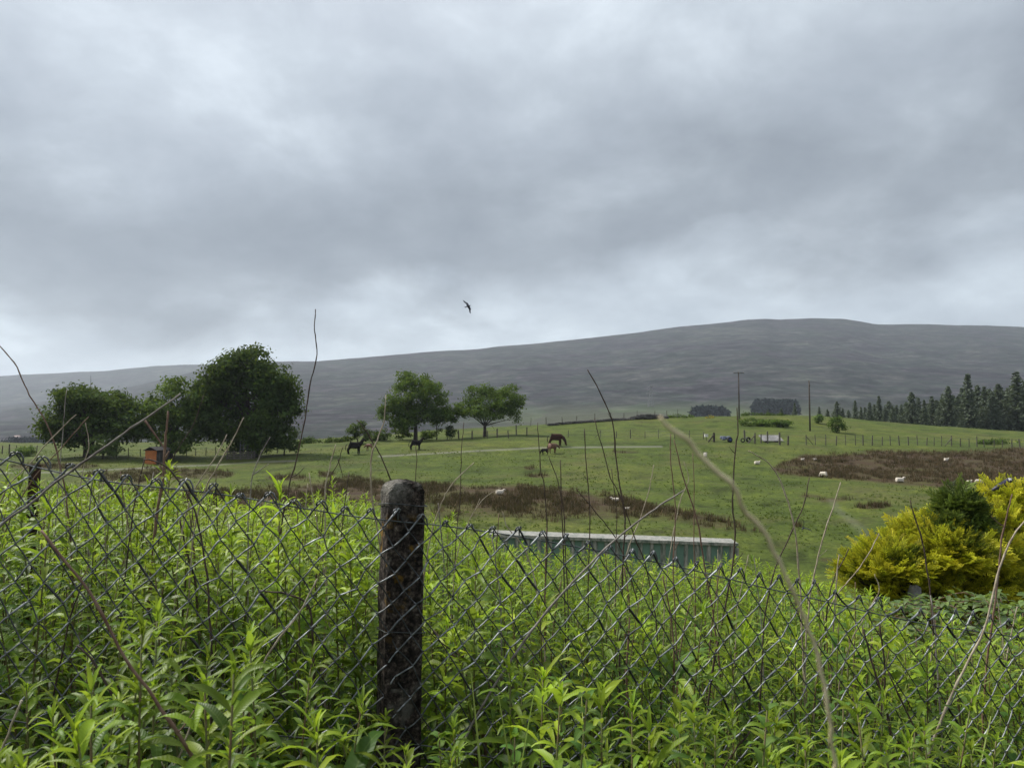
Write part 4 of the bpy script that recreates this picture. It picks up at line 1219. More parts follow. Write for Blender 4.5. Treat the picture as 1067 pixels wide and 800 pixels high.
TG = 'broadleaved trees along the far edge of the pasture'
broadleaf('broadleaf_tree', 'dark round crowned tree at far left of the farm trees', 'tree', (92, 476), [(95, 420, 38, 21), (66, 432, 27, 22), (120, 425, 25, 22), (55, 448, 18, 16), (92, 444, 44, 20), (128, 446, 19, 17), (80, 412, 20, 12)], LEAF_DARK, .38, .34, 1.0, TG, 2, None, 458)
broadleaf('broadleaf_tree', 'lighter feathery tree between the two darker farm trees', 'tree', (176, 477), [(175, 424, 25, 26), (163, 444, 24, 24), (192, 440, 20, 28), (178, 404, 17, 10), (158, 425, 12, 14), (180, 460, 26, 12), (150, 438, 18, 22), (201, 428, 14, 30)], LEAF_MID, .26, .30, .85, TG, 2, None, 455)
broadleaf('broadleaf_tree', 'biggest and darkest tree, with a tall domed crown by the orange hut', 'tree', (262, 476), [(260, 410, 46, 36), (257, 379, 26, 18), (232, 394, 24, 18), (284, 393, 24, 20), (224, 420, 22, 30), (292, 425, 23, 28), (242, 446, 34, 24), (275, 450, 34, 20), (304, 418, 11, 22), (212, 440, 13, 24)], LEAF_DARK, .55, .36, 1.15, TG, 2, None, 455)
broadleaf('broadleaf_tree', 'mid green rounded tree with gaps, left of the middle pair', 'tree', (432, 459), [(432, 402, 25, 15), (416, 418, 19, 15), (450, 414, 18, 19), (407, 431, 13, 10), (441, 430, 25, 13), (424, 440, 18, 8), (458, 434, 10, 10)], LEAF_MID, .27, .26, 1.45, TG, 2, None, 441)
broadleaf('broadleaf_tree', 'slim young tree squeezed between the middle pair of trees', 'tree', (455, 458), [(462, 424, 9, 12), (468, 433, 9, 10), (455, 434, 8, 9)], LEAF_MID, .10, .22, 1.4, TG, 1, None, 442)
broadleaf('broadleaf_tree', 'spreading tree with a black trunk, right of the middle pair', 'tree', (505, 455), [(500, 412, 19, 11), (524, 415, 20, 13), (487, 425, 13, 13), (538, 424, 10, 14), (511, 428, 24, 11), (479, 430, 8, 10), (536, 438, 7, 6)], LEAF_MID, .28, .25, 1.5, TG, 1, None, 443)
SH = 'bushes and hedges along the far edge of the pasture'
broadleaf('bush', 'pale green bush at the right foot of the biggest tree', 'bush', (296, 474), [(295, 455, 16, 12), (284, 462, 10, 9), (306, 463, 8, 8)], LEAF_PALE, .10, .22, 1.0, SH)
broadleaf('bush', 'dull olive bush below the dark round tree', 'bush', (107, 478), [(107, 463, 17, 11), (118, 466, 11, 8)], LEAF_PALE, .10, .22, .9, SH)
broadleaf('bush', 'small grey green bush by the left rail fence', 'bush', (26, 475), [(25, 470, 10, 5)], LEAF_PALE, .06, .2, .9, SH)
broadleaf('bush', 'dark small tree like bush above the black horse', 'bush', (373, 463), [(373, 446, 10, 9), (366, 452, 7, 7), (380, 453, 6, 6)], LEAF_DARK, .10, .22, .9, SH, 1, 118)
broadleaf('hedge', 'low dark hedge right of the biggest tree', 'hedge', (336, 468), [(322, 461, 9, 5), (336, 460, 10, 5), (350, 461, 8, 5), (358, 459, 5, 3)], LEAF_DARK, .06, .22, 1.0, SH, 1, 126)
broadleaf('hedge', 'dark thicket under the mid green rounded tree', 'hedge', (403, 462), [(390, 454, 9, 6), (404, 453, 10, 7), (420, 453, 8, 6)], LEAF_DARK, .06, .22, 1.0, SH, 1, 124)
broadleaf('bush', 'dark bush left of the spreading tree trunk', 'bush', (466, 456), [(466, 450, 10, 6)], LEAF_DARK, .08, .2, 1.0, SH, 1, 124)
broadleaf('bush', 'low scrub under the slim young tree', 'bush', (444, 458), [(446, 453, 8, 4)], LEAF_MID, .06, .2, .9, SH, 1, 124)
broadleaf('bush', 'round bush with pale top standing in the pasture under the spruces', 'bush', (872, 451), [(872, 441, 8.5, 7.5), (875, 446, 6, 5)], LEAF_MID, .1, .22, 1.1, SH)
broadleaf('bush', 'small pale bush left of the round pasture bush', 'bush', (853, 441), [(853, 436, 4.5, 4)], LEAF_PALE, .06, .2, 1.0, SH)
broadleaf('bush', 'long low dark gorse patch right of the yellow gorse', 'bush', (795, 444), [(784, 440, 14, 4), (800, 441, 15, 4), (815, 441, 10, 3)], LEAF_MID, .06, .24, 1.6, SH, 1, 141)
broadleaf('bush', 'low scrub on the crest under the left telegraph pole', 'bush', (788, 437), [(780, 432, 9, 2.5), (796, 432, 9, 2.5), (809, 433, 7, 2), (822, 434, 6, 2)], LEAF_DARK, .06, .2, 1.0, SH, 1, 166)
broadleaf('bush', 'low scrub strip on the crest left of the yellow gorse', 'bush', (712, 436), [(704, 434, 8, 2), (716, 434, 6, 2)], LEAF_MID, .06, .2, .8, SH, 1, 166)
broadleaf('gorse_bush', 'small gorse bush in orange yellow bloom on the crest', 'bush', (741, 439), [(741, 436, 5, 2.8)], GORSE, .05, .18, 1.3, SH, 1, 158)
broadleaf('bush', 'dark scrub mound at the far right behind the brown hollow', 'bush', (1040, 462), [(1030, 460, 14, 2), (1050, 460, 12, 2)], LEAF_MID, .05, .2, .8, SH)

# ------------------------------------------------------------------ conifers
def conifer_variant(seed, H=10.0, halfw=1.9):
    r = np.random.default_rng(seed)
    mb, tb = MB(), MB()
    add_tube(tb, [[0, 0, -.3], [0.03, 0, H * .5], [0, 0.02, H]], [.17, .10, .015], 6)
    z = H * 0.06
    cc, oo, tt, ss = [], [], [], []
    while z < H * 0.985:
        f = z / H
        w = halfw * 1.4 * (1 - f) ** 0.72 * r.uniform(.68, 1.15)
        nb = int(6 + 3 * (1 - f))
        a0 = r.uniform(0, 6.28)
        for k in range(nb):
            a = a0 + k * 6.283 / nb + r.uniform(-.3, .3)
            ln = w * r.uniform(.55, 1.15) + .08
            dz = ln * r.uniform(-.30, .02) + (0.25 * ln if f > .8 else 0)
            d = np.array([math.cos(a), math.sin(a), 0])
            m = max(4, int(ln * 11))
            t = r.uniform(.12, 1, m)
            p = d * (t * ln)[:, None] + np.array([0, 0, 1]) * (z + dz * t ** 1.3 + 0.10 * ln * np.sin(t * 3))[:, None] + r.normal(0, .07 + .04 * ln, (m, 3))
            cc.append(p); oo.append(np.tile(d * .3 + [0, 0, .6], (m, 1)))
            y = np.clip(r.normal(.4, .2) + .25 * t, 0, 1)
            tt.append(np.stack([y, np.full(m, r.uniform(.75, 1.25)), r.random(m)], -1)); ss.append(r.uniform(.11, .24, m))
            if k % 3 == 0: add_tube(tb, [[0, 0, z], list(d * ln * .8 + [0, 0, z + dz * .8])], [.03, .012], 4)
        z += (0.34 - .16 * f) * r.uniform(.8, 1.3)
    V, F, C = quads(np.concatenate(cc), np.concatenate(ss) * 1.25, np.concatenate(oo), np.concatenate(tt), .6)
    mb.add(V, F, C)
    return mb.mesh('crown', LEAF_CON), tb.mesh('trunk', BARK, True), H
CV = [conifer_variant(40 + k, 10.0, (1.7, 2.1, 2.5, 1.35, 1.9)[k]) for k in range(5)]
ORD = 'first second third fourth fifth sixth seventh eighth ninth tenth eleventh twelfth thirteenth fourteenth fifteenth sixteenth seventeenth eighteenth nineteenth twentieth twenty-first twenty-second twenty-third twenty-fourth twenty-fifth'.split()
def conifer(px, top, Y, k, label, group, wscale=1.0, base=None):
    g = gd(px, Y)
    if base is not None: g[2] = min(g[2], at(px, base, Y)[2])
    h = at(px, top, Y)[2] - g[2]
    cm, tm, H = CV[k]
    root = empty('spruce_tree', g, label, 'tree', group, R.uniform(0, 6.28))
    sc = h / H; root.scale = (sc * wscale, sc * wscale, sc)
    for nm, me in (('crown', cm), ('trunk', tm)):
        o = bpy.data.objects.new(nm, me); link(o, root)
FR = [(891, 417, 3), (897, 424, 0), (906, 419, 0), (916, 412.5, 3), (922, 424, 1), (930, 423, 1), (939, 421, 0), (950, 408.5, 2), (963, 416.5, 3), (971, 412.5, 0), (979, 421, 1), (988, 402.5, 1), (998, 413, 2), (1009, 389, 3), (1019, 401, 0), (1026, 402.5, 3), (1034, 408, 1), (1041, 400, 2), (1051, 404, 0), (1060, 387, 0), (1069, 398, 2), (1080, 394, 1), (1094, 400, 2)]
def traits(i, top):
    return 'tall' if top < 404 else ('short' if top > 418 else 'middling')
for i, (px, top, k) in enumerate(FR):
    conifer(px, top, 212 + (i * 7) % 11, k, f'{traits(i, top)} dark spruce, {ORD[i]} from the left in the front row of the plantation edge', 'front row of the spruce plantation', 1.15)
BK = [(884, 427), (901, 424), (911, 421), (926, 418), (934, 422), (944, 419), (957, 414), (967, 420), (976, 417), (983, 411), (993, 412), (1003, 404), (1014, 407), (1023, 412), (1031, 405), (1037, 409), (1047, 408), (1055, 401), (1064, 404), (1075, 400), (1088, 398)]
for i, (px, top) in enumerate(BK):
    conifer(px, top, 240 + (i * 5) % 13, (i * 2 + 1) % 5, f'shaded spruce, {ORD[i]} from the left in the back row of the plantation', 'back row of the spruce plantation', 1.4)
for i, (px, top, k, lab) in enumerate([(800, 426.5, 2, 'tiny spruce top left of the ragged one on the crest'), (814, 425, 1, 'small spruce top just left of the ragged spruce on the crest'), (828, 419.5, 3, 'ragged small spruce left of the right telegraph pole'),
        (853.5, 423.5, 0, 'small spruce just right of the right telegraph pole'), (862, 426, 1, 'smallest spruce beside the broad one above the round bush'), (872, 418, 2, 'broad spruce standing alone above the round pasture bush'), (878, 425, 0, 'stub spruce filling the gap right of the broad lone spruce')]):
    conifer(px, top, 222, k, lab, 'small spruces showing over the crest', 1.15)

FARW = leaf_mat('far_needles', (0.022, 0.034, 0.028), (0.010, 0.016, 0.015), 0.0, 0.95, 0.0, False, 0.0)
# far plantations on the valley side: masses
def far_wood(px0, px1, top, base, Y, label):
    mb = MB(); n = 2600
    x = rng.uniform(px0, px1, n)
    k = Y / FPX
    X = (x - CX) * k; YY = Y + rng.uniform(0, 50, n)
    edge = np.clip(np.minimum(x - px0, px1 - x) / 3, 0.7, 1) * (0.9 + 0.12 * np.sin(x * 1.9) * np.sin(x * .7))
    zb = at(0, base, Y)[2] - 6; ztp = at(0, top, Y)[2]
    zz = zb + (ztp - zb) * edge * rng.uniform(0.0, 1.0, n)
    P = np.stack([X, YY, zz], -1)
    t = np.stack([rng.uniform(.0, .35, n), rng.uniform(.7, 1.1, n), rng.random(n)], -1)
    V, F, C = quads(P, rng.uniform(1.6, 3.0, n), np.tile([0, -1.0, .4], (n, 1)), t)
    mb.add(V, F, C)
    o = mb.obj('far_wood', FARW); tag(o, label, 'wood', 'far plantations', 'stuff')
far_wood(729, 761, 422.5, 431, 760, 'far blue plantation block left of the left telegraph pole')
far_wood(796, 835, 415, 426, 830, 'far blue plantation block between the telegraph poles')
far_wood(0, 60, 456, 462, 640, 'far line of valley trees at the left edge')

# ------------------------------------------------------------------ poles and pylon
WOOD = simple('old_grey_wood', (0.075, 0.060, 0.048), (0.035, 0.028, 0.024), 4, 0.85, 0, 0.4)
WOODP = simple('weathered_fence_wood', (0.13, 0.115, 0.095), (0.05, 0.042, 0.035), 5, 0.9, 0, 0.4)
CER = simple('insulator', (0.25, 0.22, 0.2), (0.2, 0.18, 0.16), 3, 0.3)
def pole(px, top, Y, label, arm):
    g = gd(px, Y); h = at(px, top, Y)[2] - g[2]
    root = empty('telegraph_pole', g, label, 'telegraph pole', 'telegraph poles')
    mb = MB(); add_tube(mb, [[0, 0, -.3], [0, 0, h * .5], [0, 0, h]], [.16, .14, .115], 8); mb.obj('pole', WOOD, root, True)
    if arm:
        mb = MB(); add_box(mb, (0, -.15, h - .35), (2.1, .1, .13)); ca_ = mb.obj('crossarm', WOOD, root)
        for x in (-.95, 0, .95):
            mb = MB(); add_tube(mb, [[x, -.15, h - .285], [x, -.15, h - .2], [x, -.15, h - .02]], [.03, .07, .04], 8); mb.obj('insulator', CER, ca_, True)
    else:
        mb = MB(); add_box(mb, (0, -.19, h - .9), (.16, .12, .35)); mb.obj('bracket', WOOD, root)
        mb = MB(); add_tube(mb, [[0, -.16, h - .3], [0, -.2, h - .2], [0, -.2, h - .05]], [.03, .06, .04], 8); mb.obj('insulator', CER, root, True)
pole(770, 387, 150, 'taller telegraph pole with a crossarm standing on the crest', True)
pole(843.5, 396.5, 132, 'bare telegraph pole without crossarm above the fence', False)

STEEL = simple('dull_steel', (0.22, 0.23, 0.24), (0.15, 0.15, 0.16), 3, 0.6, 0.3)
def pylon(px, top, base, Y):
    zb = at(px, base, Y)[2]; zt_ = at(px, top, Y)[2]; h = zt_ - zb; X = (px - CX) / FPX * Y
    root = empty('pylon', (X, Y, zb), 'faint lattice pylon far off on the moor foot', 'pylon')
    mb = MB()
    def wd(f): return h * (.10 * (1 - f) ** 1.4 + .022)
    fs = np.linspace(0, 1, 9)
    for sx in (-1, 1):
        for sy in (-1, 1):
            add_tube(mb, [[sx * wd(f), sy * wd(f), h * f] for f in fs], .16, 4)
    for a, b in zip(fs[:-1], fs[1:]):
        for sy in (-1, 1):
            for s in (-1, 1):
                add_tube(mb, [[s * wd(a), sy * wd(a), h * a], [-s * wd(b), sy * wd(b), h * b]], .09, 4)
    mb.obj('tower', STEEL, root)
    for f, w in ((.62, .2), (.76, .17), (.9, .13)):
        mb = MB(); add_tube(mb, [[-h * w, 0, h * f], [0, 0, h * f + .8], [h * w, 0, h * f]], .2, 4); mb.obj('crossarm', STEEL, root)
pylon(678, 401, 424, 660)

# ------------------------------------------------------------------ field fences
WIRE = simple('thin_fence_wire', (0.16, 0.16, 0.16), (0.10, 0.09, 0.09), 3, 0.6, 0.5)
def field_fence(name, label, pts, hgt, group, braces=(), wires=(0.35, 0.62, 0.92), pr=0.055, depth=None, jitter=0.18, net=False):
    """pts: photo pixels of post feet"""
    G = [gp(*q) if depth is None else gd(q[0], depth if not callable(depth) else depth(q[0])) for q in pts]
    o = np.array(G[0]); root = empty(name, o, label, 'fence', group)
    tops = []
    for i, g in enumerate(G):
        h = hgt * R.uniform(1 - jitter, 1 + jitter); lx, ly = R.gauss(0, .05), R.gauss(0, .05)
        mb = MB(); r_ = pr * R.uniform(.8, 1.4)
        add_tube(mb, [g - o - [0, 0, .25], g - o + [lx * .5, ly * .5, h * .5], g - o + [lx, ly, h]], [r_ * 1.05, r_, r_ * .9], 6)
        if i in braces:
            add_tube(mb, [g - o + [0.05, -.05, h * .8], g - o + [1.0 * (1 if i == 0 else -1), -.05, 0.02]], r_ * .7, 6)
        mb.obj('post', WOODP, root)
        tops.append((g - o, h, lx, ly))
    for f in wires:
        P = []
        for k, (g, h, lx, ly) in enumerate(tops):
            P.append(g + [lx * f, ly * f - pr, hgt * f * .95])
        mb = MB(); add_tube(mb, np.array(P), 0.010, 4); mb.obj('wire', WIRE, root)
    return root
def span(x0, x1, step, row, jit=2.0):
    xs = []; x = x0
    while x <= x1 + .1:
        xs.append(x); x += step + R.uniform(-jit, jit)
    return [(x, float(interp(x, row))) for x in xs]
FG2 = 'post and wire fences across the pasture'
field_fence('wire_fence', 'thin tall post fence climbing the skyline crest from the right middle tree', [(553, 444), (569, 443), (586, 442), (601, 441), (620, 440), (636, 438.5), (650, 438), (664, 437), (682, 436), (695, 436), (706, 435.5), (720, 435)], 1.75, FG2, (), (0.3, .55, .8, .97), .06)
field_fence('wire_fence', 'dark gappy post fence in front of the spreading tree', [(478, 457), (492, 457), (508, 456.5), (518, 456), (530, 456.5), (538, 453.5), (549, 453.5)], 1.45, FG2, (), (0.4, .9), .10)
row = [(590, 455.3), (650, 456.5), (700, 457), (735, 457.5), (770, 460.5)]
field_fence('wire_fence', 'middle pasture fence running left of the black tyres', span(592, 735, 15.5, row), 1.25, FG2, (2,), (0.3, .6, .92))
row = [(840, 463.5), (870, 464), (900, 464), (960, 464), (1067, 467), (1120, 469)]
field_fence('wire_fence', 'long pasture fence above the brown hollow, under the spruces', span(840, 1110, 9.2, row, 1.6), 1.35, FG2, (0, 16), (0.3, .6, .92), .06)
row = [(-60, 475), (0, 473), (45, 472)]
rf = field_fence('rail_fence', 'dark rail fence at the far left edge by the valley', span(-40, 44, 7, row, 1), 1.25, FG2, (), (0.4, .9), .07)
row = [(120, 476), (150, 475.5), (200, 475), (235, 474)]
field_fence('wire_fence', 'short fence below the dark trees beside the orange hut', span(121, 236, 11, row), 1.05, FG2, (), (0.5, .92))
row = [(277, 473), (320, 470)]
field_fence('wire_fence', 'short row of grey posts in front of the pale green bush', span(278, 306, 11, row), 1.2, FG2, (), (0.5, .9))

# dry stone wall and dark heap on the crest
STONE = simple('dark_wall_stone', (0.10, 0.095, 0.088), (0.035, 0.033, 0.032), 1.2, 0.95, 0, 0.6)
def stone_wall(name, label, row, x0, x1, n, hpx, sz, cat):
    g0 = gp(x0, float(interp(x0, row))); mb = MB()
    for i in range(n):
        px = R.uniform(x0, x1); g = gp(px, float(interp(px, row)))
        h = g[1] / FPX * hpx(px) * R.random() ** .8
        s = sz * R.uniform(.6, 1.3)
        add_rock(mb, g - g0 + [0, R.uniform(-.3, .3), h * .8 + s * .2], (s * 1.5, s, s * .7))
    o = mb.obj(name, STONE, None, False, loc=g0); tag(o, label, cat, None)
stone_wall('dry_stone_wall', 'tumbled dark dry stone wall along the crest behind the grazing horse', [(545, 446), (590, 442), (640, 438.5), (660, 437.5), (692, 436.5)], 572, 662, 190, lambda x: 1.7, .48, 'stone wall')
stone_wall('stone_heap', 'dark hump of heaped stones at the right end of the crest wall', [(650, 437.5), (700, 436)], 657, 694, 240, lambda x: 4.8 * max(.15, 1 - ((x - 675) / 20) ** 2), .6, 'stone heap')

# ------------------------------------------------------------------ farm bits
ORANGE = simple('orange_board', (0.48, 0.17, 0.055), (0.34, 0.12, 0.045), 2, 0.8)
DARKP = simple('dark_board', (0.025, 0.024, 0.026), (0.04, 0.036, 0.034), 3, 0.8)
g = gp(157, 483.5); k = g[1] / FPX
hut = empty('field_hut', g, 'small hut with an orange boarded end and dark roof under the farm trees', 'hut', None, math.radians(-10))
mb = MB(); add_box(mb, (0, 0, 7 * k), (13 * k, .06, 14 * k)); 
for x in np.linspace(-6, 6, 7): add_box(mb, (x * k, -.045, 7 * k), (.05, .03, 13.6 * k))
mb.obj('end_wall', ORANGE, hut)
mb = MB(); add_box(mb, (-6.3 * k, 1.35, 7 * k), (.06, 2.6, 14 * k)); add_box(mb, (6.3 * k, 1.35, 7 * k), (.06, 2.6, 14 * k)); add_box(mb, (0, 2.68, 7 * k), (13 * k, .06, 14 * k)); mb.obj('side_wall', DARKP, hut)
mb = MB()
V = []
for y in (-.25, 2.9):
    for (x, z) in ((-7.6 * k, 13.8 * k), (0, 17.2 * k), (7.6 * k, 13.8 * k), (7.6 * k, 14.4 * k), (0, 17.9 * k), (-7.6 * k, 14.4 * k)): V.append((x, y, z))
F = [[0, 1, 7, 6], [1, 2, 8, 7], [2, 3, 9, 8], [3, 4, 10, 9], [4, 5, 11, 10], [5, 0, 6, 11], [0, 5, 4, 1], [1, 4, 3, 2], [6, 7, 10, 11], [7, 8, 9, 10]]
mb.add(V, F); mb.obj('roof', DARKP, hut)
mb = MB(); add_box(mb, (7.2 * k, .02, 5.5 * k), (.9, .07, 10.8 * k)); mb.obj('door', DARKP, hut)

g = gp(256, 477); k = g[1] / FPX
cage = empty('livestock_cage', g, 'tall grey tubular cage standing behind grey hurdles by the trees', 'cage')
mb = MB()
for x in (-6 * k, 6 * k):
    for y in (0, 1.2): add_tube(mb, [[x, y, 0], [x, y, 18 * k]], .035, 6)
for z in (9 * k, 13 * k, 18 * k):
    for y in (0, 1.2): add_tube(mb, [[-6 * k, y, z], [6 * k, y, z]], .03, 6)
mb.obj('frame', STEEL, cage)
mb = MB()
for x in np.linspace(-5.4 * k, 5.4 * k, 10): add_tube(mb, [[x, 0, 9 * k], [x, 0, 18 * k]], .018, 4)
mb.obj('grille', STEEL, cage)
g = gp(251, 479)
hd = empty('hurdle_fence', g, 'low grey boarded hurdles in front of the tubular cage', 'hurdle')
for i in range(5):
    x = (-14 + 7 * i) * k
    mb = MB(); add_box(mb, (x, 0, 4.5 * k), (.1, .1, 9.6 * k)); mb.obj('post', WOODP, hd)
for i in range(4):
    mb = MB(); add_box(mb, (0, -.08, (1.5 + 2.1 * i) * k), (29 * k, .03, 1.3 * k)); mb.obj('board', WOODP, hd)

PINK = simple('pinkish_roof', (0.30, 0.22, 0.19), (0.24, 0.18, 0.16), .5, 0.8)
WHITE = simple('off_white_paint', (0.72, 0.70, 0.66), (0.6, 0.58, 0.54), 2, 0.7)
def house(px, base, Y, wpx, hpx, label):
    c = at(px, base, Y); k = Y / FPX
    h = empty('farm_building', c, label, 'building', 'valley farm buildings', .2)
    mb = MB(); add_box(mb, (0, 0, hpx * k * .3 - 1), (wpx * k, 6, hpx * k * .6 + 2)); mb.obj('wall', WHITE if 'white' in label else STEEL, h)
    a, z0, z1 = wpx * k / 2 + .3, hpx * k * .6, hpx * k
    mb = MB(); mb.add([(-a, -3.4, z0), (a, -3.4, z0), (a, 0, z1), (-a, 0, z1), (-a, 3.4, z0), (a, 3.4, z0)], [[0, 1, 2, 3], [3, 2, 5, 4], [0, 4, 5, 1]]); mb.add([(-a, -3.4, z0), (-a, 0, z1), (-a, 3.4, z0), (a, -3.4, z0), (a, 3.4, z0), (a, 0, z1)], np.array([[0, 1, 2], [3, 4, 5]])); mb.obj('roof', PINK, h)
    mb = MB(); add_box(mb, (-a * .4, -3.03, hpx * k * .25), (1.2, .08, 1.0)); add_box(mb, (a * .4, -3.03, hpx * k * .25), (1.2, .08, 1.0)); mb.obj('window', DARKP, h)
house(48, 467.5, 330, 13, 5, 'low grey barn with pinkish roof beyond the left rail fence')
house(18, 457, 900, 5, 3.5, 'tiny white farmhouse far across the valley at left')

# items by the pasture enclosure
g = gp(736, 459); k = g[1] / FPX
s = empty('feed_box', g, 'small white box on a stake by the pasture fence', 'box')
mb = MB(); add_tube(mb, [[0, 0, -.1], [0, 0, 4 * k]], .05, 6); mb.obj('stake', WOODP, s)
mb = MB(); add_box(mb, (0, 0, 5.2 * k), (3.4 * k, .35, 2.6 * k)); add_box(mb, (0, -.02, 6.62 * k), (3.9 * k, .45, .25 * k)); mb.obj('box', WHITE, s)
g = gp(743, 460.5); s = empty('strainer_post', g, 'dark braced strainer post beside the white box', 'post')
mb = MB(); add_tube(mb, [[.15, 0, -.2], [.15, 0, 9.5 * k]], .17, 7); mb.obj('post', WOOD, s)
mb = MB(); add_tube(mb, [[-.7, 0, 0], [.1, -.1, 7.5 * k]], .11, 6); mb.obj('brace', WOOD, s)
BLUE = simple('blue_plastic', (0.03, 0.06, 0.22), (0.02, 0.04, 0.15), 2, 0.45)
RUBBER = simple('black_rubber', (0.012, 0.012, 0.013), (0.022, 0.022, 0.022), 5, 0.8)
def lathe_y(mb, prof, n=18):
    V = []; m = len(prof)
    for a in np.arange(n) * 2 * math.pi / n:
        for (y, r_) in prof: V.append((r_ * math.cos(a), y, r_ * math.sin(a)))
    F = []
    for i in range(n):
        for j in range(m):
            F.append([i * m + j, i * m + (j + 1) % m, ((i + 1) % n) * m + (j + 1) % m, ((i + 1) % n) * m + j])
    mb.add(np.array(V), np.array(F))
def tyre(px, py, rpx, label, rz, blue=False):
    g = gp(px, py); k = g[1] / FPX; r_ = rpx * k
    t = empty('old_tyre', g + np.array([0, 0, r_]), label, 'tyre', 'old tyres by the fence', rz)
    mb = MB(); lathe_y(mb, [(-.14, r_ * .55), (-.16, r_ * .8), (-.12, r_ * .98), (.12, r_ * .98), (.16, r_ * .8), (.14, r_ * .55)]); mb.obj('tread', RUBBER, t, True)
    if blue:
        mb = MB(); lathe_y(mb, [(-.15, .02), (-.17, r_ * .5), (-.1, r_ * .56), (.1, r_ * .56), (.1, .02)]); mb.obj('hub', BLUE, t, True)
tyre(760.5, 461, 2.9, 'tyre with dark blue centre, left of the two plain tyres', .3, True)
tyre(774, 461, 2.4, 'smaller plain black tyre in the middle of the three', -.2)
tyre(779.7, 460.6, 2.7, 'plain black tyre at the right of the three', .35)
g = gp(756, 460.6); mb = MB()
for q in range(7): add_rock(mb, (R.uniform(-.6, .6), R.uniform(-.2, .4), .35 + R.uniform(0, .35)), (.55, .5, .4))
o = mb.obj('feed_sack', simple('pale_blue_sacking', (0.16, 0.18, 0.25), (0.09, 0.10, 0.15), 2, .8), None, True, loc=g); tag(o, 'pale blue grey sacking heaped against the blue centred tyre', 'sacking')
field_fence('pen_fence', 'dark railed pen fence right of the tyres', [(776, 457), (786.5, 462), (793, 461.5), (800, 462), (812.5, 463.5), (821, 463.5)], 1.5, FG2, (1,), (0.3, .9), .10)
g = gp(806, 461); k = g[1] / FPX
sh = empty('metal_sheet_stack', g, 'pale grey corrugated sheets lying behind the pen fence', 'metal sheets', None, .1)
mb = MB(); n = 60
V = []
xs = np.linspace(-11 * k, 11 * k, n)
for (y, z) in ((0, .25), (1.6, 1.05), (1.6, 1.0), (0, .2)):
    for i, x in enumerate(xs): V.append((x, y, z + .05 * math.sin(i * 1.6)))
F = []
for a in range(3):
    for i in range(n - 1): F.append([a * n + i, a * n + i + 1, (a + 1) * n + i + 1, (a + 1) * n + i])
mb.add(V, F); mb.obj('sheet', simple('pale_sheet', (0.085, 0.085, 0.088), (0.05, 0.05, 0.052), 1.5, .5, .2), sh)
mb = MB(); add_box(mb, (-6 * k, 1.0, .25), (.12, 1.2, .5)); add_box(mb, (6 * k, 1.0, .25), (.12, 1.2, .5)); mb.obj('bearer', WOOD, sh)

# ------------------------------------------------------------------ green container
GREEN = None
def container_mats():
    def paint(name, base, dirt, lo, hi, sc=2.2):
        m, nt, out = mat(name)
        p = N(nt, 'BsdfPrincipled', Roughness=0.6); L(nt, p.outputs[0], out.inputs[0])
        tc = N(nt, 'TexCoord'); mp = N(nt, 'Mapping'); mp.inputs['Scale'].default_value = (1.5, 1.5, .5); L(nt, tc.outputs['Object'], mp.inputs[0])
        nz = N(nt, 'TexNoise', Scale=sc, Detail=8.0, Roughness=.7); L(nt, mp.outputs[0], nz.inputs[0])
        r = ramp(nt, nz.outputs[0], [(lo, base), ((lo + hi) / 2, tuple(x * .85 for x in base)), (hi, dirt)])
        L(nt, r.outputs[0], p.inputs['Base Color'])
        return m
    return paint('green_container_paint', (0.115, 0.195, 0.155), (0.20, 0.21, 0.19), .45, .78), paint('flaking_cream_paint', (0.30, 0.285, 0.25), (0.09, 0.11, 0.085), .36, .60, 3.5)
CG, CCR = container_mats()
A = at(508, 552.5, 35.5); B = at(768, 562, 34.8)
dv = B[:2] - A[:2]; Lc = float(np.linalg.norm(dv)); ang = math.atan2(dv[1], dv[0])
ctop = (A[2] + B[2]) / 2; Hc = 2.6
ct = empty('storage_container', (A[0], A[1], ctop - Hc), 'green corrugated container with flaking cream top rail below the weeds', 'container', None, ang)
ct.rotation_euler = (0, -math.atan2(B[2] - A[2], Lc), ang)
mb = MB()
nb = 22; pitch = Lc / nb
add_box(mb, (Lc / 2, .80, Hc / 2 - .05), (Lc - .1, 1.3, Hc - .14))
mb.obj('body', CG, ct)
mb = MB(); add_box(mb, (Lc / 2, 0.09, Hc - .08), (Lc, .16, .14)); mb.obj('top_rail', CCR, ct)
mb = MB(); 
add_box(mb, (Lc / 2, .80, Hc - .04), (Lc - .02, 1.25, .05))
mb.obj('roof', CCR, ct)
for i in range(nb):
    mb = MB(); x = (i + .5) * pitch
    V = []
    w0, w1, dd = pitch * R.uniform(.17, .24), pitch * R.uniform(.08, .13), .09
    for z in (.16, Hc - .152):
        for (xx, yy) in ((-w0, .148), (-w1, .148 - dd), (w1, .148 - dd), (w0, .148)): V.append((x + xx, yy, z))
    mb.add(V, [[0, 1, 5, 4], [1, 2, 6, 5], [2, 3, 7, 6]]); mb.add([V[0], V[3], V[2], V[1]], [[0, 1, 2, 3]])
    mb.obj('rib', CCR, ct)
for x in (0.06, Lc - .06):
    mb = MB(); add_box(mb, (x, .07, Hc / 2 - .12), (.16, .16, Hc - .24)); mb.obj('corner_post', CCR, ct)
mb = MB(); add_box(mb, (Lc / 2, .09, .08), (Lc, .15, .15)); mb.obj('bottom_rail', CG, ct)

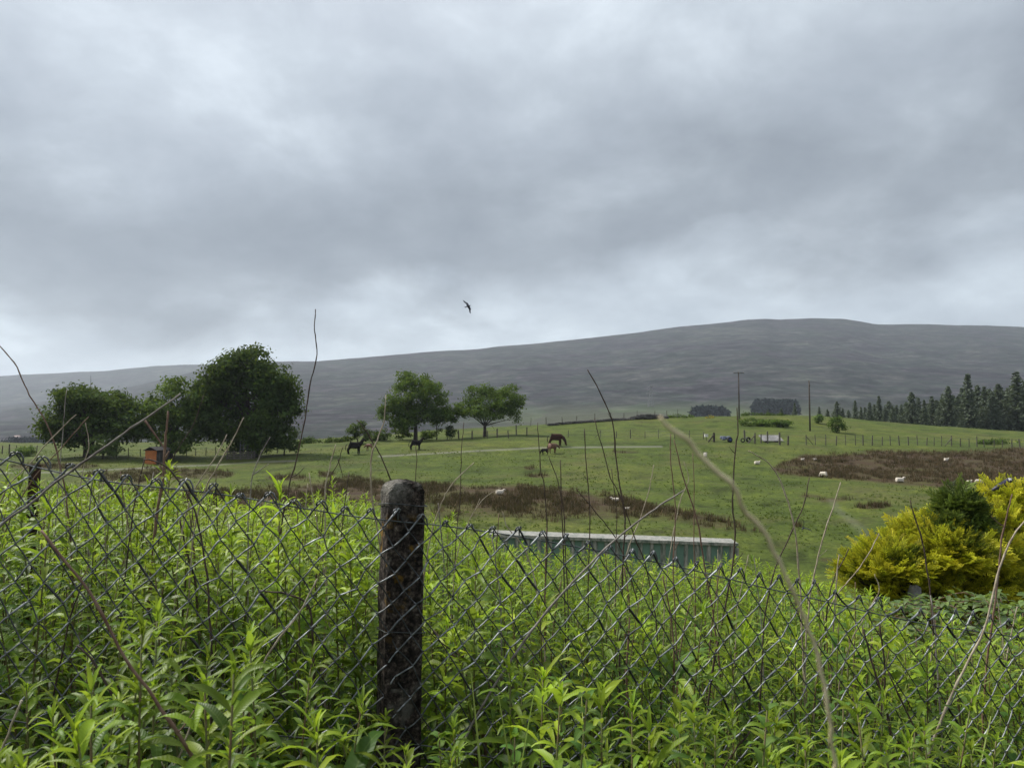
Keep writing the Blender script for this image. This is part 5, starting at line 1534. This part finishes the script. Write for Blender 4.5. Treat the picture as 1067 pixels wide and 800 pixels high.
# ------------------------------------------------------------------ animals
def skin_mesh(name, J, E, mats, assign=None, levels=2):
    me = bpy.data.meshes.new('tmp'); me.from_pydata([j[0] for j in J], E, []); me.update()
    o = bpy.data.objects.new('tmp', me); COL.objects.link(o)
    o.modifiers.new('s', 'SKIN')
    for i, j in enumerate(J):
        r_ = j[1]
        me.skin_vertices[0].data[i].radius = (r_, r_) if not isinstance(r_, tuple) else r_
    me.skin_vertices[0].data[0].use_root = True
    ss = o.modifiers.new('u', 'SUBSURF'); ss.levels = levels; ss.render_levels = levels
    bpy.context.view_layer.update()
    dg = bpy.context.evaluated_depsgraph_get()
    ev = bpy.data.meshes.new_from_object(o.evaluated_get(dg))
    bpy.data.objects.remove(o); bpy.data.meshes.remove(me)
    ev.name = name
    ev.materials.clear()
    for m in mats: ev.materials.append(m)
    for p in ev.polygons:
        p.use_smooth = True
        p.material_index = assign(p.center) if assign else 0
    return ev

def horse_parts(pose, coat, mane, foal=False):
    lg = 1.12 if foal else 1.0
    b = .78 if foal else 1.0
    J = [((-.12, 0, 1.00 * lg), .39 * b), ((-.55, 0, 1.07 * lg), .36 * b), ((.32, 0, 1.02 * lg), .37 * b), ((.58, 0, 1.12 * lg), .31 * b)]
    E = [(0, 1), (0, 2), (2, 3)]
    if pose == 'graze':
        J += [((.86, 0, .98), .15), ((1.08, 0, .58), .11), ((1.12, 0, .42), .10), ((1.20, 0, .10), .065)]
    elif pose == 'down':
        J += [((.86, 0, 1.12), .15), ((1.10, 0, 1.02), .11), ((1.24, 0, .92), .10), ((1.42, 0, .66), .065)]
    else:
        J += [((.80, 0, 1.34), .15), ((1.0, 0, 1.62), .11), ((1.10, 0, 1.64), .10), ((1.38, 0, 1.46), .065)]
    J = J[:4] + [(p, r_ * 1.35) for p, r_ in J[4:]]
    E += [(3, 4), (4, 5), (5, 6), (6, 7)]
    for s, dx in ((1, .05), (-1, -.08)):
        n = len(J); y = .15 * b * s
        J += [((.50, y, .84 * lg), .16 * b), ((.52 + dx, y, .46 * lg), .075), ((.50 + dx, y, .12), .06), ((.55 + dx, y, .03), .075)]
        E += [(2, n), (n, n + 1), (n + 1, n + 2), (n + 2, n + 3)]
        n = len(J)
        J += [((-.50, y * 1.1, .80 * lg), .21 * b), ((-.70 - dx, y * 1.1, .50 * lg), .08), ((-.64 - dx, y * 1.1, .13), .06), ((-.58 - dx, y * 1.1, .03), .075)]
        E += [(1, n), (n, n + 1), (n + 1, n + 2), (n + 2, n + 3)]
    return J, E

COATS = {'black': simple('black_coat', (0.010, 0.009, 0.009), (0.016, 0.013, 0.012), 4, 0.9, 0, 0, 6, .05), 'bay': simple('bay_coat', (0.055, 0.026, 0.018), (0.035, 0.017, 0.013), 3, 0.85, 0, 0, 6, .1), 'chestnut': simple('chestnut_coat', (0.15, 0.065, 0.035), (0.10, 0.045, 0.026), 3, 0.55)}
HAIRM = simple('dark_hair', (0.012, 0.010, 0.009), (0.02, 0.016, 0.013), 8, 0.7)
def horse(px, py, lpx, pose, coat, label, rz, foal=False):
    g = gp(px, py); sc = lpx * g[1] / FPX / 1.85 / max(.6, abs(math.cos(rz)))
    J, E = horse_parts(pose, None, None, foal)
    me = skin_mesh('horse', J, E, [COATS[coat], HAIRM], lambda c: 1 if c.z < .16 else 0)
    o = bpy.data.objects.new('foal' if foal else 'horse', me); o.location = tuple(g); o.rotation_euler = (0, 0, rz); o.scale = (sc,) * 3
    COL.objects.link(o); tag(o, label, 'foal' if foal else 'horse', 'horses in the pasture')
    hd, ht = np.array(J[6][0]), np.array(J[3][0])
    mb = MB(); lg = 1.12 if foal else 1
    for q in range(9):
        y = R.uniform(-.04, .04); add_tube(mb, smoothpath([[-.78 * (1 if not foal else .9), y * .4, 1.16 * lg], [-.92, y, .98 * lg], [-.93 + R.uniform(-.04, .03), y * 1.6, (.5 if not foal else .8) + R.uniform(-.06, .08)]], 6), [.035, .04, .04, .035, .03, .012], 5)
    mb.obj('tail', HAIRM, o)
    mb = MB(); P4, P5 = np.array(J[4][0]), np.array(J[5][0])
    for t in np.linspace(0, 1, 12):
        a = ht + (P4 - ht) * t * 2 if t < .5 else P4 + (P5 - P4) * (t - .5) * 2
        up = np.array([-.12, 0, .14]) if pose != 'graze' else np.array([.10, 0, .13])
        add_tube(mb, [a + up * 1.0, a + up * 1.15 + [0, -.09, -.03], a + up * .5 + [-.02, -.17, -.16]], [.035, .03, .01], 5)
    mb.obj('mane', HAIRM, o)
    mb = MB()
    for s in (-1, 1):
        a = hd + np.array([-.04, .06 * s, .08]); add_tube(mb, [a, a + [-.02, .02 * s, .10], a + [-.01, .03 * s, .17]], [.035, .03, .005], 6)
    mb.obj('ear', COATS[coat], o)
    return o
horse(369, 473.5, 17, 'stand', 'black', 'black horse standing head up at the left under a dark bush', .15)
horse(385, 470, 8.5, 'down', 'chestnut', 'reddish brown foal to the right of the left black horse', 2.7, True)
horse(433, 469, 13.5, 'stand', 'black', 'dark horse alone below the mid green rounded tree', .2)
horse(579, 465, 17, 'graze', 'bay', 'dark bay horse grazing just behind the track', -.1)
horse(575.5, 472.3, 10.5, 'down', 'chestnut', 'chestnut pony in front of the grazing bay horse', .7)
horse(567.5, 474.3, 7.5, 'graze', 'black', 'small grey black foal at the front left of the horse trio', 2.6, True)

WOOL = simple('sheep_wool', (0.62, 0.56, 0.47), (0.46, 0.41, 0.34), 9, 0.95, 0, .6)
FACE = simple('sheep_face', (0.55, 0.48, 0.40), (0.40, 0.34, 0.28), 5, 0.8)
BLACKF = simple('sheep_dark_legs', (0.10, 0.085, 0.07), (0.06, 0.05, 0.045), 5, .8)
def sheep(px, py, lpx, pose, label, rz, dark=False):
    g = gp(px, py); sc = lpx * g[1] / FPX / 1.2 / max(.6, abs(math.cos(rz)))
    dz = -.30 if pose == 'lie' else 0
    J = [((-.05, 0, .62 + dz), .29), ((-.40, 0, .64 + dz), .25), ((.28, 0, .63 + dz), .26), ((.46, 0, .72 + dz), .17)]
    E = [(0, 1), (0, 2), (2, 3)]
    if pose == 'graze': J += [((.62, 0, .50), .11), ((.68, 0, .34), .09), ((.72, 0, .12), .055)]
    else: J += [((.58, 0, .88 + dz), .11), ((.68, 0, .92 + dz), .10), ((.84, 0, .82 + dz), .06)]
    E += [(3, 4), (4, 5), (5, 6)]
    if pose != 'lie':
        for s in (1, -1):
            for (x, par) in ((.30, 2), (-.40, 1)):
                n = len(J); J += [((x, .13 * s, .42), .09), ((x + (.02 if x > 0 else -.05), .13 * s, .22), .04), ((x + .01, .13 * s, .02), .04)]
                E += [(par, n), (n, n + 1), (n + 1, n + 2)]
    else:
        for s in (1, -1):
            n = len(J); J += [((.36, .2 * s, .16), .07), ((.52, .2 * s, .05), .045)]; E += [(2, n), (n, n + 1)]
    me = skin_mesh('sheep', J, E, [WOOL, BLACKF if dark else FACE, BLACKF], lambda c: 1 if (c.x > .60) else (2 if (c.z < .30 and pose != 'lie') else 0))
    o = bpy.data.objects.new('sheep', me); o.location = tuple(g); o.rotation_euler = (0, 0, rz); o.scale = (sc,) * 3
    COL.objects.link(o); tag(o, label, 'sheep', 'sheep in the pasture')
    mb = MB(); a = np.array(J[5][0])
    for s in (-1, 1): add_tube(mb, [a + [-.03, .06 * s, .04], a + [-.05, .14 * s, .05], a + [-.04, .2 * s, .01]], [.03, .04, .01], 6)
    mb.obj('ear', BLACKF if dark else FACE, o)
sheep(520, 515.5, 10, 'lie', 'cream sheep lying in brown rushes right of the concrete post', .3)
sheep(642, 523, 9, 'lie', 'pinkish cream sheep lying beside the thin stalks in the rushes', 2.9)
sheep(653, 531, 5, 'lie', 'sheep almost hidden low in the rushes behind the container', .2)
sheep(735, 477.5, 5, 'graze', 'sheep facing away in open pasture below the white box', 1.25)
sheep(788.5, 484, 7, 'lie', 'white sheep lying by the left tip of the right brown hollow', .2)
sheep(858.5, 497.5, 6, 'graze', 'white sheep grazing on the lower edge of the right brown hollow', 2.4)
sheep(836, 479.5, 4, 'lie', 'left of two tiny sheep on the upper edge of the brown hollow', .1)
sheep(849.5, 479.5, 4, 'lie', 'right of two tiny sheep on the upper edge of the brown hollow', 3.0)
sheep(986, 481.5, 5.5, 'stand', 'lone white sheep standing high in the brown hollow', .2)
sheep(937, 502.5, 10, 'lie', 'dull sheep lying flat at the lower edge of the brown hollow', .05)
sheep(1010, 505, 6, 'stand', 'small white sheep left of the pair above the golden conifer', .3)
sheep(1021, 505.5, 8, 'graze', 'larger white sheep just left of the perched bird', 2.9)

BIRD = simple('dark_plumage', (0.012, 0.013, 0.020), (0.03, 0.03, 0.045), 20, 0.5)
BLUEB = simple('blue_black_plumage', (0.016, 0.014, 0.035), (0.03, 0.028, 0.055), 30, 0.45)
def bird_mb(span, length, up, chord):
    mb = MB()
    xs = np.linspace(-.5, .5, 9) * length
    r_ = np.array([.012, .05, .085, .10, .10, .085, .07, .05, .008]) * length * 1.15
    add_tube(mb, [[x, 0, 0] for x in xs], r_, 8)
    for s in (-1, 1):
        V, F = [], []
        n = 6
        for k in range(n + 1):
            t = k / n; y = s * (.03 * length + t * span / 2); z = up * span * .5 * math.sin(t * 1.5) + .02 * length
            c = chord * (1 - .75 * t ** 1.6); xo = -.12 * span * t ** 1.5 + (.05 * span if .2 < t < .6 else 0)
            for (dx, dz) in ((.5, 0), (0, .012), (-.5, 0), (0, -.006)): V.append((xo + dx * c + .05 * length, y, z + dz * length))
        for k in range(n):
            for q in range(4): F.append([k * 4 + q, k * 4 + (q + 1) % 4, (k + 1) * 4 + (q + 1) % 4, (k + 1) * 4 + q])
        F.append([n * 4, n * 4 + 1, n * 4 + 2, n * 4 + 3])
        mb.add(V, F)
    V = []
    for z in (-.008 * length, .008 * length):
        V += [(-.40 * length, -.03 * length, z), (-.40 * length, .03 * length, z), (-.78 * length, .11 * length, z), (-.66 * length, 0, z), (-.78 * length, -.11 * length, z)]
    F4 = [[0, 1, 3, 3], [5, 6, 8, 8]]
    mb.add(V, np.array([[0, 1, 3], [1, 2, 3], [0, 3, 4], [6, 5, 8], [7, 6, 8], [8, 5, 9]])); 
    mb.add([V[i] for i in (1, 2, 7, 6, 0, 4, 9, 5, 3, 8)], [[0, 1, 2, 3], [4, 5, 6, 7], [1, 8, 9, 2], [8, 5, 6, 9]])
    return mb
mb = bird_mb(.98, .50, .12, .24); c = at(488, 319, 50)
from mathutils import Matrix
wv = Vector((.48, 0, -.88)).normalized(); bv = Vector((.60, .68, .33)); bv = (bv - wv * bv.dot(wv)).normalized(); zv = bv.cross(wv)
o = mb.obj('flying_bird', BIRD, None, True); o.matrix_world = Matrix(((bv.x, wv.x, zv.x, c[0]), (bv.y, wv.y, zv.y, c[1]), (bv.z, wv.z, zv.z, c[2]), (0, 0, 0, 1)))
tag(o, 'dark bird flying against the grey sky above the moor', 'bird', 'flying birds')
mb = bird_mb(.36, .19, .75, .075); c = at(837, 550, 19)
o = mb.obj('flying_bird', BIRD, None, True, loc=c); o.rotation_euler = (math.radians(55), math.radians(-10), math.radians(55)); tag(o, 'small dark swallow skimming low over the green pasture', 'bird', 'flying birds')

# ------------------------------------------------------------------ golden conifer and its neighbours
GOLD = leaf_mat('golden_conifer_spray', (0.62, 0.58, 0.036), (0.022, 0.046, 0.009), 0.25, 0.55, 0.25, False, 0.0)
DKGR = leaf_mat('green_conifer_spray', (0.16, 0.21, 0.04), (0.022, 0.045, 0.014), 0.2, 0.55, 0.25, False, 0.0)
def spray_mesh(rs, m, ln):
    """flat fern like conifer spray along +X built of small pointed scale leaves"""
    V, F, T = [], [], []
    def scale_leaf(p, d, w, l, y):
        b = len(V); n = np.array([-d[1], d[0], 0]); 
        V.extend([p - d * l * .1, p + d * l * .5 + n * w + [0, 0, .003], p + d * l, p + d * l * .5 - n * w + [0, 0, .003]]); F.append([b, b + 1, b + 2, b + 3]); T.extend([y] * 4)
    for t in np.linspace(0.05, 1, m):
        p = np.array([t * ln, 0, -.10 * ln * t * t + .0])
        for s in (-1, 1):
            a = s * rs.uniform(.5, .95); d = np.array([math.cos(a), math.sin(a), 0])
            sub = ln * .42 * (1 - .6 * t)
            for q in np.linspace(.15, 1, 4):
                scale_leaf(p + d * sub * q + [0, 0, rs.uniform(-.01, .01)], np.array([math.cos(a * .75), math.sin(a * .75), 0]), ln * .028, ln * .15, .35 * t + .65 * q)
        scale_leaf(p, np.array([1.0, 0, 0]), ln * .03, ln * .16, t)
    return np.array(V), np.array(F), np.array(T)
SPR = [spray_mesh(random.Random(k), 9, .20) for k in range(4)]
def spray_bush(name, label, base, lobes, n, m, ybias, cat='conifer', group=None, ln=1.0, upb=.45):
    root = empty(name, base, label, cat, group)
    mb = MB(); vol = np.array([l[3] * l[5] for l in lobes]); vol = vol / vol.sum()
    Vs, Fs, Cs = [], [], []; off = 0
    clump = rng.normal(0, 1, (110, 3)); clump /= np.linalg.norm(clump, axis=1)[:, None]; cval = rng.normal(0, .22, 110)
    for i in range(n):
        l = lobes[rng.choice(len(lobes), p=vol)]
        d = rng.normal(0, 1, 3); d[2] = abs(d[2]) * 1.0 - .25; d[1] -= .25; d /= np.linalg.norm(d)
        rad = rng.uniform(.5, 1.08) ** .6 * (1 + .14 * math.sin(d[0] * 9 + d[2] * 7) + .06 * math.sin(d[2] * 17 + d[0] * 5))
        ci = int(np.argmax(clump @ d)); rad *= 1 + np.clip(cval[ci] * .75, -.28, .30)
        p = np.array(l[:3]) + d * np.array(l[3:]) * rad
        ax = d * np.array([1, 1, .6]) + [0, 0, upb] + rng.normal(0, .28, 3); ax /= np.linalg.norm(ax)
        up = np.array([0, 0, 1.0]) + rng.normal(0, .5, 3); yv = np.cross(up, ax); yv /= np.linalg.norm(yv); zv = np.cross(ax, yv)
        V, F, T = SPR[i % 4]; s = rng.uniform(.7, 1.35) * ln
        Vs.append(p + (V[:, :1] * ax + V[:, 1:2] * yv + V[:, 2:] * zv) * s)
        Fs.append(F + off); off += len(V)
        cl = cval[ci] * 1.1
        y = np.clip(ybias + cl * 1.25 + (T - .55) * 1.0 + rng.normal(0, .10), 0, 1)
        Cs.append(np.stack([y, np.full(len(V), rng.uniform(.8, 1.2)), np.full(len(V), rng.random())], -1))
    mb.add(np.concatenate(Vs), np.concatenate(Fs), np.concatenate(Cs))
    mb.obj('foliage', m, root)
    tb = MB()
    for l in lobes:
        e = np.array(l[:3]); a = np.array([e[0] * .3, e[1] * .3, 0.0])
        for q in range(5):
            d = np.array([R.gauss(0, 1), R.gauss(0, 1), abs(R.gauss(0, 1))]); d /= np.linalg.norm(d)
            add_tube(tb, smoothpath([a, (a + e) / 2 + [0, 0, .1], e + d * np.array(l[3:]) * .72], 8), np.linspace(.045, .008, 8), 6)
    tb.obj('branch', BARK, root, True)
    return root
def lob(base, Yd, L_):
    out = []
    for (cx, cy, rx, ry, dy) in L_:
        c = at(cx, cy, Yd + dy); k = (Yd + dy) / FPX
        out.append((c[0] - base[0], c[1] - base[1], c[2] - base[2], rx * k, rx * k * .8, ry * k))
    return out
YB = 7.6
b0 = gd(985, YB)
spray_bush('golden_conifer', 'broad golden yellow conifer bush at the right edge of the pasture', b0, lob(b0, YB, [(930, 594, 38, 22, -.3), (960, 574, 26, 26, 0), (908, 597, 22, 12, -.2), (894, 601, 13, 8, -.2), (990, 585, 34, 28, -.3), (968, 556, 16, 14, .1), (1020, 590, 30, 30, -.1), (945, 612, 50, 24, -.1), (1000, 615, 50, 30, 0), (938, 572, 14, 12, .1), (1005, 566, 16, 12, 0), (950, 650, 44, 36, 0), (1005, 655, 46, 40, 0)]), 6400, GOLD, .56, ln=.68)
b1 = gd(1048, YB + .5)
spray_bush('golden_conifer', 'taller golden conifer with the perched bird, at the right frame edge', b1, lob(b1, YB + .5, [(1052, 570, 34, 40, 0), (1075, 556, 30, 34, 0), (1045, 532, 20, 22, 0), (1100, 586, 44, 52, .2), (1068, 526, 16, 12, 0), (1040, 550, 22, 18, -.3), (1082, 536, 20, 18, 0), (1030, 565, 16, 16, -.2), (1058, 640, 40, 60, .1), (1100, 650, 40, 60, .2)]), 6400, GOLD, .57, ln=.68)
b2 = gd(1000, YB - .12)
spray_bush('green_conifer', 'dark green conifer poking up between the two golden ones', b2, lob(b2, YB - .12, [(1000, 548, 9, 14, .1), (988, 560, 9, 9, 0), (1011, 556, 7, 10, .1), (998, 532, 7, 10, .1)]), 700, DKGR, .36, ln=.85)
# perched bird
pc = at(1045, 509, YB + .35)
J = [((0, 0, .035), .052), ((-.06, 0, .01), .038), ((-.13, 0, -.03), .018), ((.05, 0, .085), .045), ((.085, 0, .125), .036), ((.12, 0, .128), .012)]
me = skin_mesh('perched_bird', J, [(0, 1), (1, 2), (0, 3), (3, 4), (4, 5)], [BLUEB, WHITE], lambda c: 1 if (.062 < c.x < .10 and .112 < c.z < .140 and abs(c.y) > .016) else 0)
o = bpy.data.objects.new('perched_bird', me); o.location = tuple(pc); o.scale = (.8, .8, .8); o.rotation_euler = (0, 0, -.35); COL.objects.link(o); tag(o, 'blue black bird with a white cheek perched on the taller golden conifer', 'bird')
mb = MB(); V = [(-.10, -.014, -.012), (-.10, .014, -.012), (-.24, .02, -.075), (-.24, -.02, -.075)]; V += [(x, y, z - .008) for x, y, z in V]; mb.add(V, BOXF[:, ::-1]); mb.obj('tail', BLUEB, o)
mb = MB()
for s in (-1, 1): add_tube(mb, [[.0, .018 * s, -.005], [.005, .02 * s, -.06]], .004, 5)
mb.obj('leg', BIRD, o)

# grey stone block and brambles under the conifers
g = at(953, 608, 6.9); mb = MB(); add_rock(mb, (0, 0, -.12), (.085, .10, .22))
o = mb.obj('stone_block', simple('grey_stone', (0.22, 0.21, 0.20), (0.12, 0.115, 0.11), 9, .9, 0, .6), None, False, loc=g); tag(o, 'small grey stone block under the golden conifer skirt', 'stone')
BRAM = leaf_mat('bramble_leaf', (0.17, 0.25, 0.055), (0.06, 0.10, 0.03), .35, .45, .4, True, .2)
def bramble_variant(seed):
    r = random.Random(seed); mb, st = MB(), MB()
    for c in range(7):
        az = r.uniform(0, 6.28); ln = r.uniform(.35, .75); h = r.uniform(.35, .8)
        P = smoothpath([[0, 0, 0], [math.cos(az) * ln * .35, math.sin(az) * ln * .35, h * .9], [math.cos(az) * ln, math.sin(az) * ln, h * r.uniform(.75, 1.05)]], 12)
        add_tube(st, P, np.linspace(.005, .002, 12), 5)
        for k in range(2, 12):
            for q in range(3):
                make_leaf(mb, P[k] + np.array([r.uniform(-.02, .02), r.uniform(-.02, .02), 0]), r.uniform(0, 6.28), math.radians(r.uniform(-5, 45)), r.uniform(.05, .095), r.uniform(.03, .05), math.radians(r.uniform(20, 70)), .25, (min(1, max(0, r.gauss(.45, .25))), r.uniform(.75, 1.2), r.random()), r.uniform(-.4, .4), 1, 'broad')
    return mb.mesh('bramble', BRAM, True), st.mesh('stem', RED, True)
BV = [bramble_variant(k) for k in range(4)]
nb_ = 0
for (px, Y, topy) in [(884, 5.6, 612), (900, 6.2, 610), (915, 5.3, 622), (930, 6.0, 614), (945, 5.2, 628), (962, 5.8, 618), (975, 5.0, 632), (990, 6.2, 612), (1005, 5.3, 624), (1020, 5.9, 616), (1035, 5.2, 622), (1050, 6.0, 600), (1062, 5.4, 610), (1080, 5.7, 596), (905, 4.9, 634), (955, 4.8, 640), (1010, 4.8, 640), (1055, 4.8, 634), (872, 5.9, 612), (925, 5.6, 620), (985, 5.5, 622), (1040, 5.6, 606), (1090, 5.0, 620), (1070, 6.4, 594)]:
    c = at(px, topy, Y); bm_, sm = BV[nb_ % 4]; nb_ += 1
    z0 = float(zt(c[0], c[1])); sc = max(.5, (c[2] - z0) / .85)
    o = bpy.data.objects.new('bramble_bush', bm_); o.location = (c[0], c[1], z0); o.scale = (1.05, 1.05, sc); o.rotation_euler = (0, 0, R.uniform(0, 6.28)); COL.objects.link(o)
    tag(o, 'low round leaved bramble under the golden conifers', 'bramble', 'brambles below the golden conifers')
    s = bpy.data.objects.new('stem', sm); link(s, o)

# ------------------------------------------------------------------ rushes and grass tufts
def tufts(name, label, want, n, hgt, m, tintf, width=.03, blades=7, ymin=468, ymax=575):
    mb = MB(); Vs, Cs = [], []
    cnt = 0
    while cnt < n:
        px = rng.uniform(-60, 1130, 40000); py = rng.uniform(ymin, ymax, 40000)
        # approximate ground hit through depth table inversion
        Y = np.exp(np.linspace(math.log(42), math.log(150), 260))
        a = (px - CX) / FPX
        Zs = zt(a[:, None] * Y[None], np.tile(Y, (len(px), 1)))
        ppy = pix(a[:, None] * Y[None], Y[None], Zs)[1]
        i = np.argmax(ppy <= py[:, None], 1)
        ok = i > 0
        X, YY, Z = (a * Y[i]), Y[i] * (1 + rng.uniform(-.004, .004, len(px))), Zs[np.arange(len(px)), i]
        w = want(X, YY, px, py)
        ok &= rng.random(len(px)) < w
        X, YY, Z = X[ok], YY[ok], Z[ok]
        take = min(n - cnt, len(X)); cnt += take
        X, YY, Z = X[:take], YY[:take], Z[:take]
        hs = hgt * rng.uniform(.5, 1.3, take); ty = np.clip(rng.normal(.5, .25, take), 0, 1)
        for b in range(blades):
            az = rng.uniform(0, 6.28, take); sp = rng.uniform(.1, .7, take) * hs
            wv = width * hs * rng.uniform(.7, 1.3, take)
            bx, by = X + rng.normal(0, .4, take) * hs, YY + rng.normal(0, .4, take) * hs
            ca, sa = np.cos(az), np.sin(az)
            v0 = np.stack([bx - sa * wv, by + ca * wv, Z - .03], -1); v1 = np.stack([bx + sa * wv, by - ca * wv, Z - .03], -1)
            v2 = np.stack([bx + ca * sp, by + sa * sp, Z + hs], -1)
            Vs.append(np.stack([v0, v1, v2], 1).reshape(-1, 3)); 
            t = np.stack([ty, rng.uniform(.75, 1.25, take), rng.random(take)], -1); Cs.append(np.repeat(t, 3, 0))
        if take == 0: break
    V = np.concatenate(Vs); F = np.arange(len(V)).reshape(-1, 3)
    mb.add(V, F, np.concatenate(Cs))
    o = mb.obj(name, m); tag(o, label, 'rushes' if 'rush' in name else 'grass', None, 'stuff')
RUSHM = leaf_mat('brown_rush', (0.115, 0.078, 0.045), (0.040, 0.029, 0.017), .06, .9, .1, False, 0)
GRASSM = leaf_mat('pasture_grass', (0.10, 0.13, 0.035), (0.055, 0.078, 0.024), .3, .8, .1, False, 0)
tufts('rushes', 'brown tufted rushes filling the wet hollows', lambda X, Y, px, py: rush_mask(X, Y, px, py) ** 1.5 * np.clip(fbm(X * .45, Y * .3, 41) * 2.4 - .7, .05, 1), 9000, .36, RUSHM, None, .055, 13)
tufts('pasture_grass', 'short tussocky grass over the pasture', lambda X, Y, px, py: np.clip(fbm(X * .16, Y * .1, 31) * 2.2 - .75, 0.03, 1) * (1 - rush_mask(X, Y, px, py)), 9000, .10, GRASSM, None, .4, 6)
